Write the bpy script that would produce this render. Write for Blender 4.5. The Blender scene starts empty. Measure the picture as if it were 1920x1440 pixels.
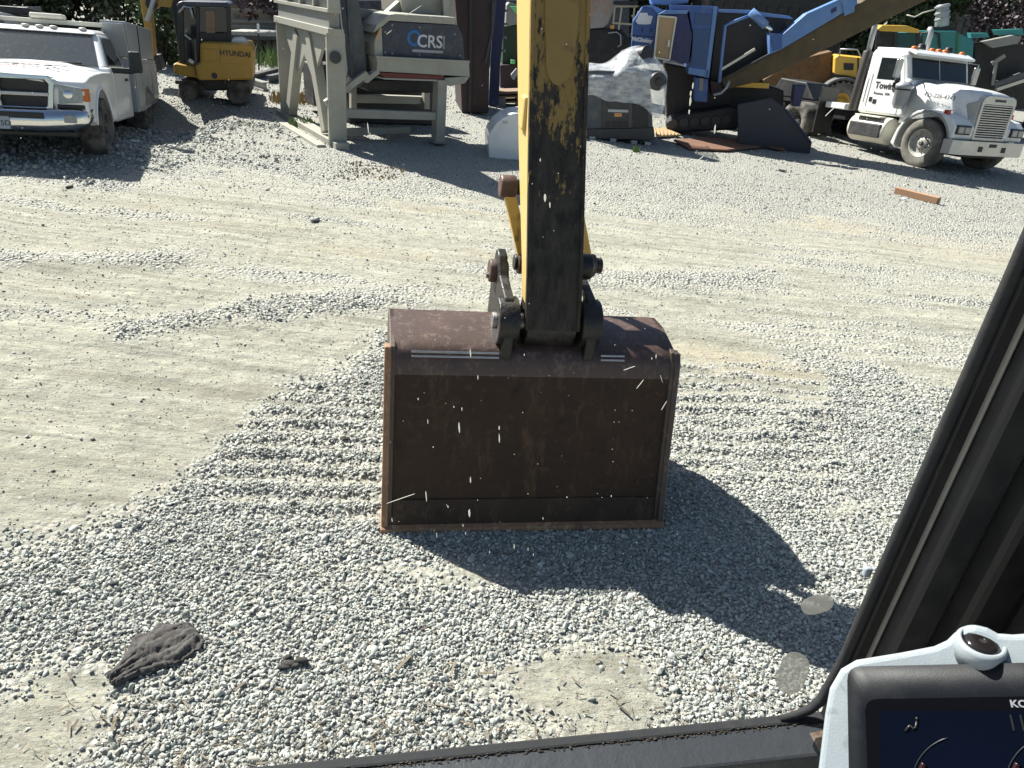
import bpy, bmesh, math, random
import numpy as np
from mathutils import Vector, Matrix

random.seed(7)
S = bpy.context.scene
COL = S.collection
R = math.radians

# ------------------------------------------------------------------ camera
FPX = 1400.0                       # focal length in pixels of the 1920 px wide photograph
PITCH, ROLL, EYE, SLOPE = R(27.3), R(4.0), 2.365, -0.05
_fw = Vector((0, math.cos(PITCH), -math.sin(PITCH)))
_up = Vector((0, math.sin(PITCH), math.cos(PITCH)))
_rt = Vector((1, 0, 0))
CR = _rt * math.cos(ROLL) + _up * math.sin(ROLL)
CU = _up * math.cos(ROLL) - _rt * math.sin(ROLL)
CF = _fw
CO = Vector((0, 0, EYE))
cam_d = bpy.data.cameras.new('camera')
cam = bpy.data.objects.new('camera', cam_d)
COL.objects.link(cam)
cam_d.sensor_width = 36
cam_d.lens = FPX / 1920 * 36
cam_d.clip_start = 0.02
cam_d.clip_end = 2000
cam.matrix_world = Matrix(((CR.x, CU.x, -CF.x, CO.x), (CR.y, CU.y, -CF.y, CO.y), (CR.z, CU.z, -CF.z, CO.z), (0, 0, 0, 1)))
S.camera = cam

# ------------------------------------------------------------------ sky, sun, exposure
SUN = Vector((-0.555, 0.438, 0.707)).normalized()
w = bpy.data.worlds.new('World')
S.world = w
w.use_nodes = True
nt = w.node_tree
sky = nt.nodes.new('ShaderNodeTexSky')
sky.sky_type = 'NISHITA'
sky.sun_disc = False
sky.sun_elevation = math.asin(SUN.z)
sky.sun_rotation = math.atan2(SUN.x, SUN.y)
sky.air_density = 1.0
sky.dust_density = 1.2
bg = nt.nodes['Background']
bg.inputs['Strength'].default_value = 0.05
nt.links.new(sky.outputs[0], bg.inputs['Color'])
sun_d = bpy.data.lights.new('sun', 'SUN')
sun_d.energy = 5.0
sun_d.angle = R(0.53)
sun_d.color = (1.0, 0.97, 0.915)
sun = bpy.data.objects.new('sun', sun_d)
COL.objects.link(sun)
sun.rotation_euler = (-SUN).to_track_quat('-Z', 'Y').to_euler()
vs = S.view_settings
vs.view_transform = 'Standard'
vs.look = 'None'
vs.exposure = 1.22
vs.gamma = 1
vs.use_curve_mapping = False
S.render.engine = 'CYCLES'
S.cycles.use_denoising = True
S.cycles.max_bounces = 4
S.cycles.diffuse_bounces = 1
S.cycles.transparent_max_bounces = 12


# ------------------------------------------------------------------ pixel <-> place helpers (photograph pixels, 1920 x 1440)
def ray(x, y):
    return CR * ((x - 960) / FPX) - CU * ((y - 720) / FPX) + CF


def G(x, y, h=0.0):                       # point on the sloping yard
    d = ray(x, y)
    t = (h - CO.z) / (d.z - SLOPE * d.x)
    return CO + d * t


def D(x, y, t):                           # point at depth t
    return CO + ray(x, y) * t


# ------------------------------------------------------------------ materials
MATS = {}


def nd(nt, kind, **kw):
    n = nt.nodes.new(kind)
    for k, v in kw.items():
        setattr(n, k, v)
    return n


def mix(nt, fac, a, b):
    m = nd(nt, 'ShaderNodeMix', data_type='RGBA')
    L = nt.links
    if hasattr(fac, 'links') or isinstance(fac, bpy.types.NodeSocket):
        L.new(fac, m.inputs[0])
    else:
        m.inputs[0].default_value = fac
    for i, c in ((6, a), (7, b)):
        if isinstance(c, bpy.types.NodeSocket):
            L.new(c, m.inputs[i])
        else:
            m.inputs[i].default_value = (*c, 1)
    return m.outputs[2]


def ramp(nt, sock, p0, p1):
    r = nd(nt, 'ShaderNodeMapRange')
    r.inputs[1].default_value = p0
    r.inputs[2].default_value = p1
    nt.links.new(sock, r.inputs[0])
    return r.outputs[0]


def noise(nt, scale, detail=4, rough=0.6, vec=None, stretch=None):
    n = nd(nt, 'ShaderNodeTexNoise')
    n.inputs['Scale'].default_value = scale
    n.inputs['Detail'].default_value = detail
    n.inputs['Roughness'].default_value = rough
    tc = nd(nt, 'ShaderNodeTexCoord')
    src = tc.outputs['Object'] if vec is None else vec
    if stretch:
        mp = nd(nt, 'ShaderNodeMapping')
        mp.inputs['Scale'].default_value = stretch
        nt.links.new(src, mp.inputs[0])
        src = mp.outputs[0]
    nt.links.new(src, n.inputs['Vector'])
    return n.outputs['Fac']


def mat(name, col, rough=0.5, metal=0.0, var=0.12, vs=3.0, dirt=None, damt=0.35, ds=6.0, bump=0.0, bs=40.0, coat=0.0, emit=None, stretch=None, spec=None, dthr=0.55):
    """paint / metal / rubber: base colour with soft variation, patches of dirt or wear, fine relief"""
    if name in MATS:
        return MATS[name]
    m = bpy.data.materials.new(name)
    m.use_nodes = True
    nt = m.node_tree
    b = nt.nodes['Principled BSDF']
    c2 = tuple(max(0, min(1, v * (1 - var * 1.6))) for v in col)
    c1 = tuple(max(0, min(1, v * (1 + var))) for v in col)
    c = mix(nt, noise(nt, vs, 5, stretch=stretch), c2, c1)
    if dirt:
        f = noise(nt, ds, 8, 0.68, stretch=stretch)
        mr = ramp(nt, f, dthr - 0.07, dthr + 0.1)
        mm = nd(nt, 'ShaderNodeMath', operation='MULTIPLY')
        nt.links.new(mr, mm.inputs[0])
        mm.inputs[1].default_value = damt
        c = mix(nt, mm.outputs[0], c, dirt)
        rr = nd(nt, 'ShaderNodeMapRange')
        nt.links.new(mm.outputs[0], rr.inputs[0])
        rr.inputs[3].default_value = rough
        rr.inputs[4].default_value = min(1, rough + 0.35)
        nt.links.new(rr.outputs[0], b.inputs['Roughness'])
    else:
        b.inputs['Roughness'].default_value = rough
    nt.links.new(c, b.inputs['Base Color'])
    b.inputs['Metallic'].default_value = metal
    b.inputs['Coat Weight'].default_value = coat
    b.inputs['Coat Roughness'].default_value = 0.08
    if spec is not None:
        b.inputs['Specular IOR Level'].default_value = spec
    if bump:
        bp = nd(nt, 'ShaderNodeBump')
        bp.inputs['Strength'].default_value = bump
        bp.inputs['Distance'].default_value = 0.01
        nt.links.new(noise(nt, bs, 6), bp.inputs['Height'])
        nt.links.new(bp.outputs[0], b.inputs['Normal'])
    if emit:
        b.inputs['Emission Color'].default_value = (*emit[0], 1)
        b.inputs['Emission Strength'].default_value = emit[1]
    MATS[name] = m
    return m


DUST = (0.34, 0.32, 0.27)
mat('white_paint', (0.78, 0.79, 0.78), 0.3, var=0.03, dirt=(0.45, 0.43, 0.38), damt=0.25, ds=4, coat=0.4)
mat('truck_white', (0.80, 0.81, 0.80), 0.28, var=0.03, dirt=(0.5, 0.48, 0.42), damt=0.22, ds=3, coat=0.4)
mat('service_grey', (0.36, 0.38, 0.39), 0.4, var=0.05, dirt=(0.33, 0.32, 0.29), damt=0.3)
mat('crusher_white', (0.37, 0.36, 0.305), 0.5, var=0.08, dirt=(0.33, 0.29, 0.22), damt=0.5, ds=5)
mat('crusher_grey', (0.26, 0.265, 0.24), 0.5, var=0.08, dirt=(0.25, 0.22, 0.18), damt=0.5)
mat('navy_panel', (0.03, 0.037, 0.06), 0.45, var=0.1, dirt=(0.2, 0.2, 0.2), damt=0.25, ds=9)
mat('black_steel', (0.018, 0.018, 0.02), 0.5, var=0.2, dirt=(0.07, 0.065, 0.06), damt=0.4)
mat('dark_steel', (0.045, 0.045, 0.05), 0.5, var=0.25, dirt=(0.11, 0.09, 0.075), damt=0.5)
mat('conveyor_grey', (0.08, 0.088, 0.10), 0.55, var=0.15, dirt=(0.2, 0.19, 0.17), damt=0.4)
mat('grease', (0.012, 0.011, 0.010), 0.4, var=0.4, vs=18, dirt=(0.045, 0.034, 0.027), damt=0.7, ds=14, bump=0.6, bs=30)
mat('pin_steel', (0.30, 0.28, 0.26), 0.42, metal=0.7, var=0.25, vs=12, dirt=(0.07, 0.055, 0.05), damt=0.9, ds=16, bump=0.35, bs=40)
mat('brown_pin', (0.12, 0.065, 0.05), 0.45, var=0.3, vs=14, dirt=(0.05, 0.04, 0.04), damt=0.7, ds=12, bump=0.4)
mat('yellow_paint', (0.64, 0.45, 0.16), 0.42, var=0.05, vs=2, dirt=(0.5, 0.36, 0.16), damt=0.35, ds=9)
mat('machine_yellow', (0.42, 0.24, 0.028), 0.4, var=0.06, dirt=(0.4, 0.3, 0.14), damt=0.35, ds=5)
mat('loader_yellow', (0.72, 0.42, 0.05), 0.4, var=0.06, dirt=(0.45, 0.36, 0.2), damt=0.3, ds=5)
mat('blue_paint', (0.035, 0.10, 0.32), 0.38, var=0.1, dirt=(0.17, 0.2, 0.27), damt=0.4, ds=4)
mat('blue_light', (0.11, 0.23, 0.50), 0.4, var=0.08, dirt=(0.28, 0.32, 0.4), damt=0.35, ds=4)
mat('blue_mesh', (0.05, 0.10, 0.22), 0.6, var=0.2, vs=20)
mat('navy_steel', (0.018, 0.028, 0.11), 0.45, var=0.2, dirt=(0.08, 0.07, 0.09), damt=0.4)
mat('tan_mesh', (0.46, 0.31, 0.16), 0.6, var=0.1, vs=40)
mat('belt_brown', (0.12, 0.088, 0.046), 0.8, var=0.25, vs=3, dirt=(0.07, 0.06, 0.05), damt=0.6, ds=5, bump=0.4, bs=20)
mat('rust_plate', (0.19, 0.098, 0.06), 0.8, var=0.15, vs=5, dirt=(0.16, 0.08, 0.05), damt=0.5, ds=7)
mat('rust_hopper', (0.40, 0.27, 0.19), 0.7, var=0.15, dirt=(0.36, 0.38, 0.38), damt=0.8, ds=2.2, dthr=0.5)
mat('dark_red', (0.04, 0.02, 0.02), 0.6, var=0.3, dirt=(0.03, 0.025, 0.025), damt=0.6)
mat('red_paint', (0.35, 0.035, 0.03), 0.5, var=0.1, dirt=(0.15, 0.06, 0.05), damt=0.5)
mat('red_strip', (0.16, 0.035, 0.03), 0.6)
mat('teal_paint', (0.03, 0.24, 0.24), 0.45, var=0.1, dirt=(0.1, 0.2, 0.2), damt=0.4)
mat('green_paint', (0.03, 0.16, 0.05), 0.5, var=0.15, dirt=(0.05, 0.06, 0.04), damt=0.5)
mat('light_green', (0.2, 0.62, 0.25), 0.5, var=0.1)
mat('galvanised', (0.42, 0.44, 0.46), 0.4, metal=0.4, var=0.1, dirt=(0.3, 0.29, 0.27), damt=0.3)
mat('chrome', (0.72, 0.72, 0.72), 0.14, metal=1.0, var=0.04)
mat('satin_steel', (0.5, 0.5, 0.5), 0.32, metal=0.9, var=0.08, dirt=(0.32, 0.31, 0.28), damt=0.3)
mat('muffler', (0.11, 0.10, 0.095), 0.45, metal=0.5, var=0.25, stretch=(8, 8, 1))
mat('tyre', (0.045, 0.044, 0.042), 0.85, var=0.2, dirt=(0.22, 0.2, 0.17), damt=0.7, ds=5, dthr=0.48, bump=0.3)
mat('tyre_dusty', (0.13, 0.122, 0.105), 0.9, var=0.2, dirt=(0.28, 0.26, 0.22), damt=0.6, ds=4, dthr=0.5)
mat('rim_dark', (0.10, 0.10, 0.10), 0.5, metal=0.4, var=0.2, dirt=(0.2, 0.18, 0.15), damt=0.5)
mat('rim_white', (0.45, 0.43, 0.38), 0.5, var=0.1, dirt=(0.16, 0.14, 0.12), damt=0.7, ds=8)
mat('car_glass', (0.018, 0.024, 0.027), 0.05, var=0.3, vs=2, spec=0.6)
mat('windscreen_dusty', (0.05, 0.062, 0.066), 0.1, var=0.15, vs=3, dirt=(0.16, 0.18, 0.18), damt=0.3, ds=26, spec=0.8, dthr=.62)
mat('lamp_clear', (0.34, 0.36, 0.36), 0.1, var=0.35, vs=18, spec=0.8)
mat('amber', (0.62, 0.14, 0.015), 0.25, var=0.1)
mat('amber_light', (0.75, 0.35, 0.08), 0.25, var=0.1)
mat('red_lamp', (0.45, 0.06, 0.03), 0.25)
mat('black_plastic', (0.018, 0.018, 0.019), 0.42, var=0.2, dirt=(0.06, 0.06, 0.058), damt=0.5, ds=12)
mat('grille_dark', (0.03, 0.03, 0.03), 0.6, var=0.5, vs=30)
mat('cream_plastic', (0.66, 0.63, 0.52), 0.4, var=0.05)
mat('black_text', (0.03, 0.03, 0.032), 0.6)
mat('red_text', (0.6, 0.28, 0.27), 0.6)
mat('white_text', (0.62, 0.62, 0.66), 0.6)
mat('white_decal', (0.80, 0.80, 0.82), 0.5)
mat('blue_decal', (0.04, 0.16, 0.38), 0.5)
mat('orange_decal', (0.65, 0.33, 0.12), 0.5)
mat('timber', (0.44, 0.255, 0.15), 0.8, var=0.18, vs=6, stretch=(1, 14, 14), dirt=(0.25, 0.15, 0.1), damt=0.4)
mat('old_wood', (0.27, 0.19, 0.12), 0.85, var=0.25, stretch=(1, 10, 10))
mat('cloth', (0.085, 0.078, 0.073), 0.95, var=0.3, vs=14, bump=0.3, bs=200)
mat('plate_paint', (0.33, 0.37, 0.42), 0.5, var=0.05)
mat('building_tan', (0.30, 0.26, 0.19), 0.8, var=0.12, dirt=(0.2, 0.17, 0.13), damt=0.4)
mat('concrete', (0.34, 0.34, 0.32), 0.85, var=0.12, dirt=(0.22, 0.21, 0.19), damt=0.5)
mat('bark', (0.05, 0.035, 0.028), 0.9, var=0.3, bump=0.6)
# cab
mat('cab_black', (0.007, 0.007, 0.008), 0.5, var=0.3, dirt=(0.02, 0.019, 0.018), damt=0.5, ds=10)  # black trim, with the cab interior's shade put into the colour
mat('rubber_seal', (0.024, 0.025, 0.027), 0.8, var=0.12, vs=30, dirt=(0.05, 0.05, 0.045), damt=0.4, ds=40, bump=0.1, bs=300, spec=0.3)
mat('trim_strip', (0.30, 0.275, 0.24), 0.6, var=0.1, vs=40, dirt=(0.16, 0.13, 0.1), damt=0.4, ds=20)
mat('sill_paint', (0.036, 0.039, 0.043), 0.42, var=0.2, vs=8, dirt=(0.20, 0.18, 0.16), damt=0.4, ds=14, dthr=0.66, bump=0.15, bs=60)
mat('dirt_crust', (0.085, 0.066, 0.046), 0.95, var=0.45, vs=60, bump=0.8, bs=150)
mat('monitor_shell', (0.285, 0.32, 0.34), 0.45, var=0.03, dirt=(0.40, 0.42, 0.43), damt=0.3, ds=16, bump=0.08, bs=500)
mat('monitor_bezel', (0.007, 0.008, 0.010), 0.45, var=0.12, dirt=(0.03, 0.03, 0.032), damt=0.3, ds=20, bump=0.05, bs=700, spec=0.35)
mat('screen_glass', (0.003, 0.003, 0.004), 0.25, var=0.1, spec=0.15)
mat('screen_blue', (0.0015, 0.003, 0.009), 0.3, var=0.3, vs=8, spec=0.12)
mat('screen_dim', (0.02, 0.022, 0.024), 0.3)
mat('screen_red', (0.02, 0.003, 0.004), 0.3)
mat('screen_olive', (0.02, 0.021, 0.013), 0.3)
mat('lens_dark', (0.016, 0.013, 0.012), 0.12, var=0.3)


def m_worn_stick():
    m = bpy.data.materials.new('worn_stick')
    m.use_nodes = True
    nt = m.node_tree
    b = nt.nodes['Principled BSDF']
    tc = nd(nt, 'ShaderNodeTexCoord')
    sp = nd(nt, 'ShaderNodeSeparateXYZ')
    nt.links.new(tc.outputs['Object'], sp.inputs[0])
    base = mix(nt, noise(nt, 3, 4), (0.22, 0.145, 0.045), (0.33, 0.22, 0.07))  # yellow of the near face, its shade mixed into the colour
    na = noise(nt, 5.0, 10, 0.72, stretch=(3.2, 3.2, 0.45))
    nb = noise(nt, 26.0, 6, 0.7, stretch=(2.2, 2.2, 0.12))
    mxn = nd(nt, 'ShaderNodeMix')
    mxn.inputs[0].default_value = 0.32
    nt.links.new(na, mxn.inputs[2])
    nt.links.new(nb, mxn.inputs[3])
    n1 = mxn.outputs[0]
    grad = ramp(nt, sp.outputs['Z'], 2.5, 1.2)          # more paint gone towards the bucket
    ad = nd(nt, 'ShaderNodeMath', operation='MULTIPLY_ADD')
    nt.links.new(grad, ad.inputs[0])
    ad.inputs[1].default_value = 0.27
    nt.links.new(n1, ad.inputs[2])
    wear = ramp(nt, ad.outputs[0], 0.575, 0.62)
    dark = mix(nt, ramp(nt, noise(nt, 14, 8, 0.72, stretch=(1.6, 1.6, 0.35)), 0.35, 0.7), (0.009, 0.008, 0.007), (0.06, 0.05, 0.04))
    dark = mix(nt, ramp(nt, noise(nt, 30, 8, 0.75, stretch=(2, 2, 0.1)), 0.60, 0.72), dark, (0.11, 0.095, 0.075))
    c = mix(nt, wear, base, dark)
    nt.links.new(c, b.inputs['Base Color'])
    b.inputs['Roughness'].default_value = 0.6
    b.inputs['Specular IOR Level'].default_value = 0.3
    bp = nd(nt, 'ShaderNodeBump')
    bp.inputs['Strength'].default_value = 0.5
    bp.inputs['Distance'].default_value = 0.006
    nt.links.new(n1, bp.inputs['Height'])
    nt.links.new(bp.outputs[0], b.inputs['Normal'])
    MATS['worn_stick'] = m


def m_rust(name, a, bcol, c3, rough=0.62, spec=0.5):
    m = bpy.data.materials.new(name)
    m.use_nodes = True
    nt = m.node_tree
    b = nt.nodes['Principled BSDF']
    c = mix(nt, ramp(nt, noise(nt, 2.6, 9, 0.7), 0.32, 0.68), a, bcol)
    c = mix(nt, ramp(nt, noise(nt, 9, 9, 0.74, stretch=(1.6, 1.6, 0.25)), 0.54, 0.70), c, tuple(v * 1.5 for v in c3))
    c = mix(nt, ramp(nt, noise(nt, 6, 7, 0.7), 0.58, 0.75), c, tuple(v * 0.45 for v in bcol))
    sp = ramp(nt, noise(nt, 22, 8, 0.7), 0.56, 0.66)
    c = mix(nt, sp, c, c3)
    nt.links.new(c, b.inputs['Base Color'])
    b.inputs['Roughness'].default_value = rough
    b.inputs['Specular IOR Level'].default_value = spec
    bp = nd(nt, 'ShaderNodeBump')
    bp.inputs['Strength'].default_value = 0.3
    bp.inputs['Distance'].default_value = 0.004
    nt.links.new(noise(nt, 60, 8), bp.inputs['Height'])
    nt.links.new(bp.outputs[0], b.inputs['Normal'])
    MATS[name] = m


m_worn_stick()
m_rust('bucket_inside', (0.10, 0.066, 0.046), (0.062, 0.045, 0.035), (0.14, 0.09, 0.06))
m_rust('bucket_face', (0.058, 0.031, 0.018), (0.030, 0.018, 0.012), (0.075, 0.040, 0.023), 0.6, 0.25)
m_rust('bucket_shell', (0.09, 0.052, 0.041), (0.058, 0.04, 0.035), (0.14, 0.10, 0.08), 0.45)
m_rust('bucket_edge', (0.33, 0.18, 0.09), (0.20, 0.11, 0.065), (0.40, 0.26, 0.14), 0.55)


def m_clear(name):
    m = bpy.data.materials.new(name)
    m.use_nodes = True
    nt = m.node_tree
    nt.nodes.remove(nt.nodes['Principled BSDF'])
    t = nd(nt, 'ShaderNodeBsdfTransparent')
    t.inputs['Color'].default_value = (0.955, 0.965, 0.955, 1)
    nt.links.new(t.outputs[0], nt.nodes['Material Output'].inputs['Surface'])
    MATS[name] = m


m_clear('clear_pane')


def m_film(name, col, cover=1.0):
    m = bpy.data.materials.new(name)
    m.use_nodes = True
    nt = m.node_tree
    nt.nodes.remove(nt.nodes['Principled BSDF'])
    a, b, x = nd(nt, 'ShaderNodeBsdfDiffuse'), nd(nt, 'ShaderNodeBsdfTranslucent'), nd(nt, 'ShaderNodeMixShader')
    a.inputs[0].default_value = b.inputs[0].default_value = (*col, 1)
    nt.links.new(a.outputs[0], x.inputs[1])
    nt.links.new(b.outputs[0], x.inputs[2])
    t, y = nd(nt, 'ShaderNodeBsdfTransparent'), nd(nt, 'ShaderNodeMixShader')
    y.inputs[0].default_value = cover
    nt.links.new(t.outputs[0], y.inputs[1])
    nt.links.new(x.outputs[0], y.inputs[2])
    nt.links.new(y.outputs[0], nt.nodes['Material Output'].inputs['Surface'])
    MATS[name] = m


m_film('dried_splash', (0.72, 0.71, 0.64), 0.8)
m_film('grey_film', (0.30, 0.30, 0.275), 0.6)


def m_wrap():
    m = bpy.data.materials.new('plastic_wrap')
    m.use_nodes = True
    nt = m.node_tree
    b = nt.nodes['Principled BSDF']
    b.inputs['Base Color'].default_value = (0.80, 0.83, 0.85, 1)
    b.inputs['Roughness'].default_value = 0.22
    b.inputs['Coat Weight'].default_value = 0.6
    t = nd(nt, 'ShaderNodeBsdfTransparent')
    mx = nd(nt, 'ShaderNodeMixShader')
    f = ramp(nt, noise(nt, 4, 6, 0.7, stretch=(1, 1, 2.5)), 0.30, 0.75)
    mr = nd(nt, 'ShaderNodeMapRange')
    nt.links.new(f, mr.inputs[0])
    mr.inputs[3].default_value = 0.18
    mr.inputs[4].default_value = 0.85
    nt.links.new(mr.outputs[0], mx.inputs[0])
    nt.links.new(t.outputs[0], mx.inputs[1])
    nt.links.new(b.outputs[0], mx.inputs[2])
    bp = nd(nt, 'ShaderNodeBump')
    bp.inputs['Strength'].default_value = 0.9
    bp.inputs['Distance'].default_value = 0.05
    nt.links.new(noise(nt, 4, 3, 0.5, stretch=(1.6, 1, .8)), bp.inputs['Height'])
    nt.links.new(bp.outputs[0], b.inputs['Normal'])
    nt.links.new(mx.outputs[0], nt.nodes['Material Output'].inputs['Surface'])
    MATS['plastic_wrap'] = m


m_wrap()


def m_leaf(name, a, b_, trans=0.25):
    m = bpy.data.materials.new(name)
    m.use_nodes = True
    nt = m.node_tree
    b = nt.nodes['Principled BSDF']
    oi = nd(nt, 'ShaderNodeNewGeometry')
    c = mix(nt, oi.outputs['Random Per Island'], a, b_)
    nt.links.new(c, b.inputs['Base Color'])
    b.inputs['Roughness'].default_value = 0.6
    MATS[name] = m


m_leaf('leaf_green', (0.035, 0.06, 0.022), (0.09, 0.13, 0.045))
m_leaf('leaf_dark', (0.02, 0.032, 0.016), (0.055, 0.075, 0.035))
m_leaf('leaf_purple', (0.022, 0.012, 0.017), (0.075, 0.045, 0.055))
m_leaf('grass_dry', (0.20, 0.14, 0.06), (0.36, 0.27, 0.13))
m_leaf('grass_green', (0.08, 0.14, 0.04), (0.19, 0.27, 0.08))


def m_pebble():
    m = bpy.data.materials.new('pebble')
    m.use_nodes = True
    nt = m.node_tree
    b = nt.nodes['Principled BSDF']
    oi = nd(nt, 'ShaderNodeObjectInfo')
    cr = nd(nt, 'ShaderNodeValToRGB')
    e = cr.color_ramp.elements
    e[0].position, e[0].color = 0.0, (0.15, 0.16, 0.15, 1)
    e[1].position, e[1].color = 1.0, (0.60, 0.62, 0.57, 1)
    for p, c in ((0.08, (0.25, 0.26, 0.24, 1)), (0.3, (0.36, 0.375, 0.345, 1)), (0.6, (0.44, 0.455, 0.415, 1)), (0.8, (0.52, 0.53, 0.475, 1)), (0.9, (0.47, 0.42, 0.34, 1)), (0.94, (0.57, 0.58, 0.52, 1))):
        x = e.new(p)
        x.color = c
    nt.links.new(oi.outputs['Random'], cr.inputs[0])
    c = mix(nt, noise(nt, 1.5, 5), (0.42, 0.42, 0.38), (0.42, 0.42, 0.38))
    mm = nd(nt, 'ShaderNodeMix', data_type='RGBA', blend_type='MULTIPLY')
    mm.inputs[0].default_value = 0.22
    nt.links.new(cr.outputs[0], mm.inputs[6])
    n = noise(nt, 2.2, 5)
    v = nd(nt, 'ShaderNodeCombineColor')
    rr = ramp(nt, n, 0.3, 0.65)
    for i in range(3):
        nt.links.new(rr, v.inputs[i])
    nt.links.new(v.outputs[0], mm.inputs[7])
    nt.links.new(mm.outputs[2], b.inputs['Base Color'])
    b.inputs['Roughness'].default_value = 0.75
    MATS['pebble'] = m


m_pebble()


def m_ground():
    m = bpy.data.materials.new('yard_ground')
    m.use_nodes = True
    nt = m.node_tree
    b = nt.nodes['Principled BSDF']
    at = nd(nt, 'ShaderNodeAttribute', attribute_name='cov')
    tc = nd(nt, 'ShaderNodeTexCoord')
    P = tc.outputs['Object']
    d1 = mix(nt, noise(nt, 0.9, 6, 0.6, P, (0.5, 1.6, 1)), (0.41, 0.39, 0.30), (0.55, 0.53, 0.43))
    d2 = mix(nt, ramp(nt, noise(nt, 9, 7, 0.7, P), 0.32, 0.62), (0.33, 0.315, 0.255), d1)
    d2 = mix(nt, ramp(nt, noise(nt, 1.6, 10, 0.74, P, (0.35, 4.5, 1)), 0.47, 0.68), d2, (0.31, 0.305, 0.255))
    d2 = mix(nt, ramp(nt, noise(nt, 5, 10, 0.72, P, (0.4, 2.4, 1)), 0.55, 0.70), d2, (0.56, 0.54, 0.44))
    d2 = mix(nt, ramp(nt, noise(nt, 38, 6, 0.78, P), 0.52, 0.66), d2, (0.26, 0.255, 0.22))
    st1 = ramp(nt, noise(nt, 3.0, 9, 0.7, P, (0.13, 2.6, 1)), 0.50, 0.66)
    st2 = ramp(nt, noise(nt, 7.0, 8, 0.75, P, (0.16, 2.2, 1)), 0.52, 0.64)
    mu0 = nd(nt, 'ShaderNodeMath', operation='MULTIPLY')
    nt.links.new(st1, mu0.inputs[0])
    mu0.inputs[1].default_value = 0.75
    d2 = mix(nt, mu0.outputs[0], d2, (0.24, 0.225, 0.175))
    mu1 = nd(nt, 'ShaderNodeMath', operation='MULTIPLY')
    nt.links.new(st2, mu1.inputs[0])
    mu1.inputs[1].default_value = 0.6
    d2 = mix(nt, mu1.outputs[0], d2, (0.20, 0.19, 0.15))
    blot = ramp(nt, noise(nt, 0.35, 4, 0.5, P, (0.5, 1.5, 1)), 0.55, 0.72)
    d3 = mix(nt, blot, d2, (0.42, 0.35, 0.24))
    # grey crushed stone between and beyond the pebbles that are built
    vo = nd(nt, 'ShaderNodeTexVoronoi')
    vo.inputs['Scale'].default_value = 34
    nt.links.new(P, vo.inputs['Vector'])
    sepc = nd(nt, 'ShaderNodeSeparateColor')
    nt.links.new(vo.outputs['Color'], sepc.inputs[0])
    g1 = mix(nt, sepc.outputs[0], (0.34, 0.335, 0.30), (0.60, 0.59, 0.535))
    vd = ramp(nt, vo.outputs['Distance'], 0.0, 0.75)
    g2 = mix(nt, vd, g1, (0.31, 0.30, 0.265))
    jit = noise(nt, 11, 5, 0.7, P)
    ad = nd(nt, 'ShaderNodeMath', operation='ADD')
    nt.links.new(at.outputs['Fac'], ad.inputs[0])
    nt.links.new(jit, ad.inputs[1])
    f = ramp(nt, ad.outputs[0], 0.62, 1.15)
    c = mix(nt, f, d3, g2)
    # the dirt has single dark and pale crumbs pressed into it
    v2 = nd(nt, 'ShaderNodeTexVoronoi')
    v2.inputs['Scale'].default_value = 42
    nt.links.new(P, v2.inputs['Vector'])
    sp2 = nd(nt, 'ShaderNodeSeparateColor')
    nt.links.new(v2.outputs['Color'], sp2.inputs[0])
    pick = ramp(nt, sp2.outputs[1], 0.62, 0.66)
    inn = ramp(nt, v2.outputs['Distance'], 0.34, 0.24)
    mu = nd(nt, 'ShaderNodeMath', operation='MULTIPLY')
    nt.links.new(pick, mu.inputs[0])
    nt.links.new(inn, mu.inputs[1])
    crumb = mix(nt, sp2.outputs[2], (0.16, 0.16, 0.15), (0.5, 0.5, 0.46))
    c = mix(nt, mu.outputs[0], c, crumb)
    nt.links.new(c, b.inputs['Base Color'])
    b.inputs['Roughness'].default_value = 0.95
    b.inputs['Specular IOR Level'].default_value = 0.2
    bp = nd(nt, 'ShaderNodeBump')
    bp.inputs['Strength'].default_value = 1.0
    bp.inputs['Distance'].default_value = 0.03
    hm = mix(nt, f, noise(nt, 14, 8, 0.75, P, (0.7, 1.3, 1)), (0, 0, 0))
    iv = nd(nt, 'ShaderNodeInvert')
    nt.links.new(vo.outputs['Distance'], iv.inputs['Color'])
    hs = mix(nt, f, noise(nt, 14, 8, 0.75, P, (0.7, 1.3, 1)), iv.outputs[0])
    nt.links.new(hs, bp.inputs['Height'])
    nt.links.new(bp.outputs[0], b.inputs['Normal'])
    MATS['yard_ground'] = m


m_ground()


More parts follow.
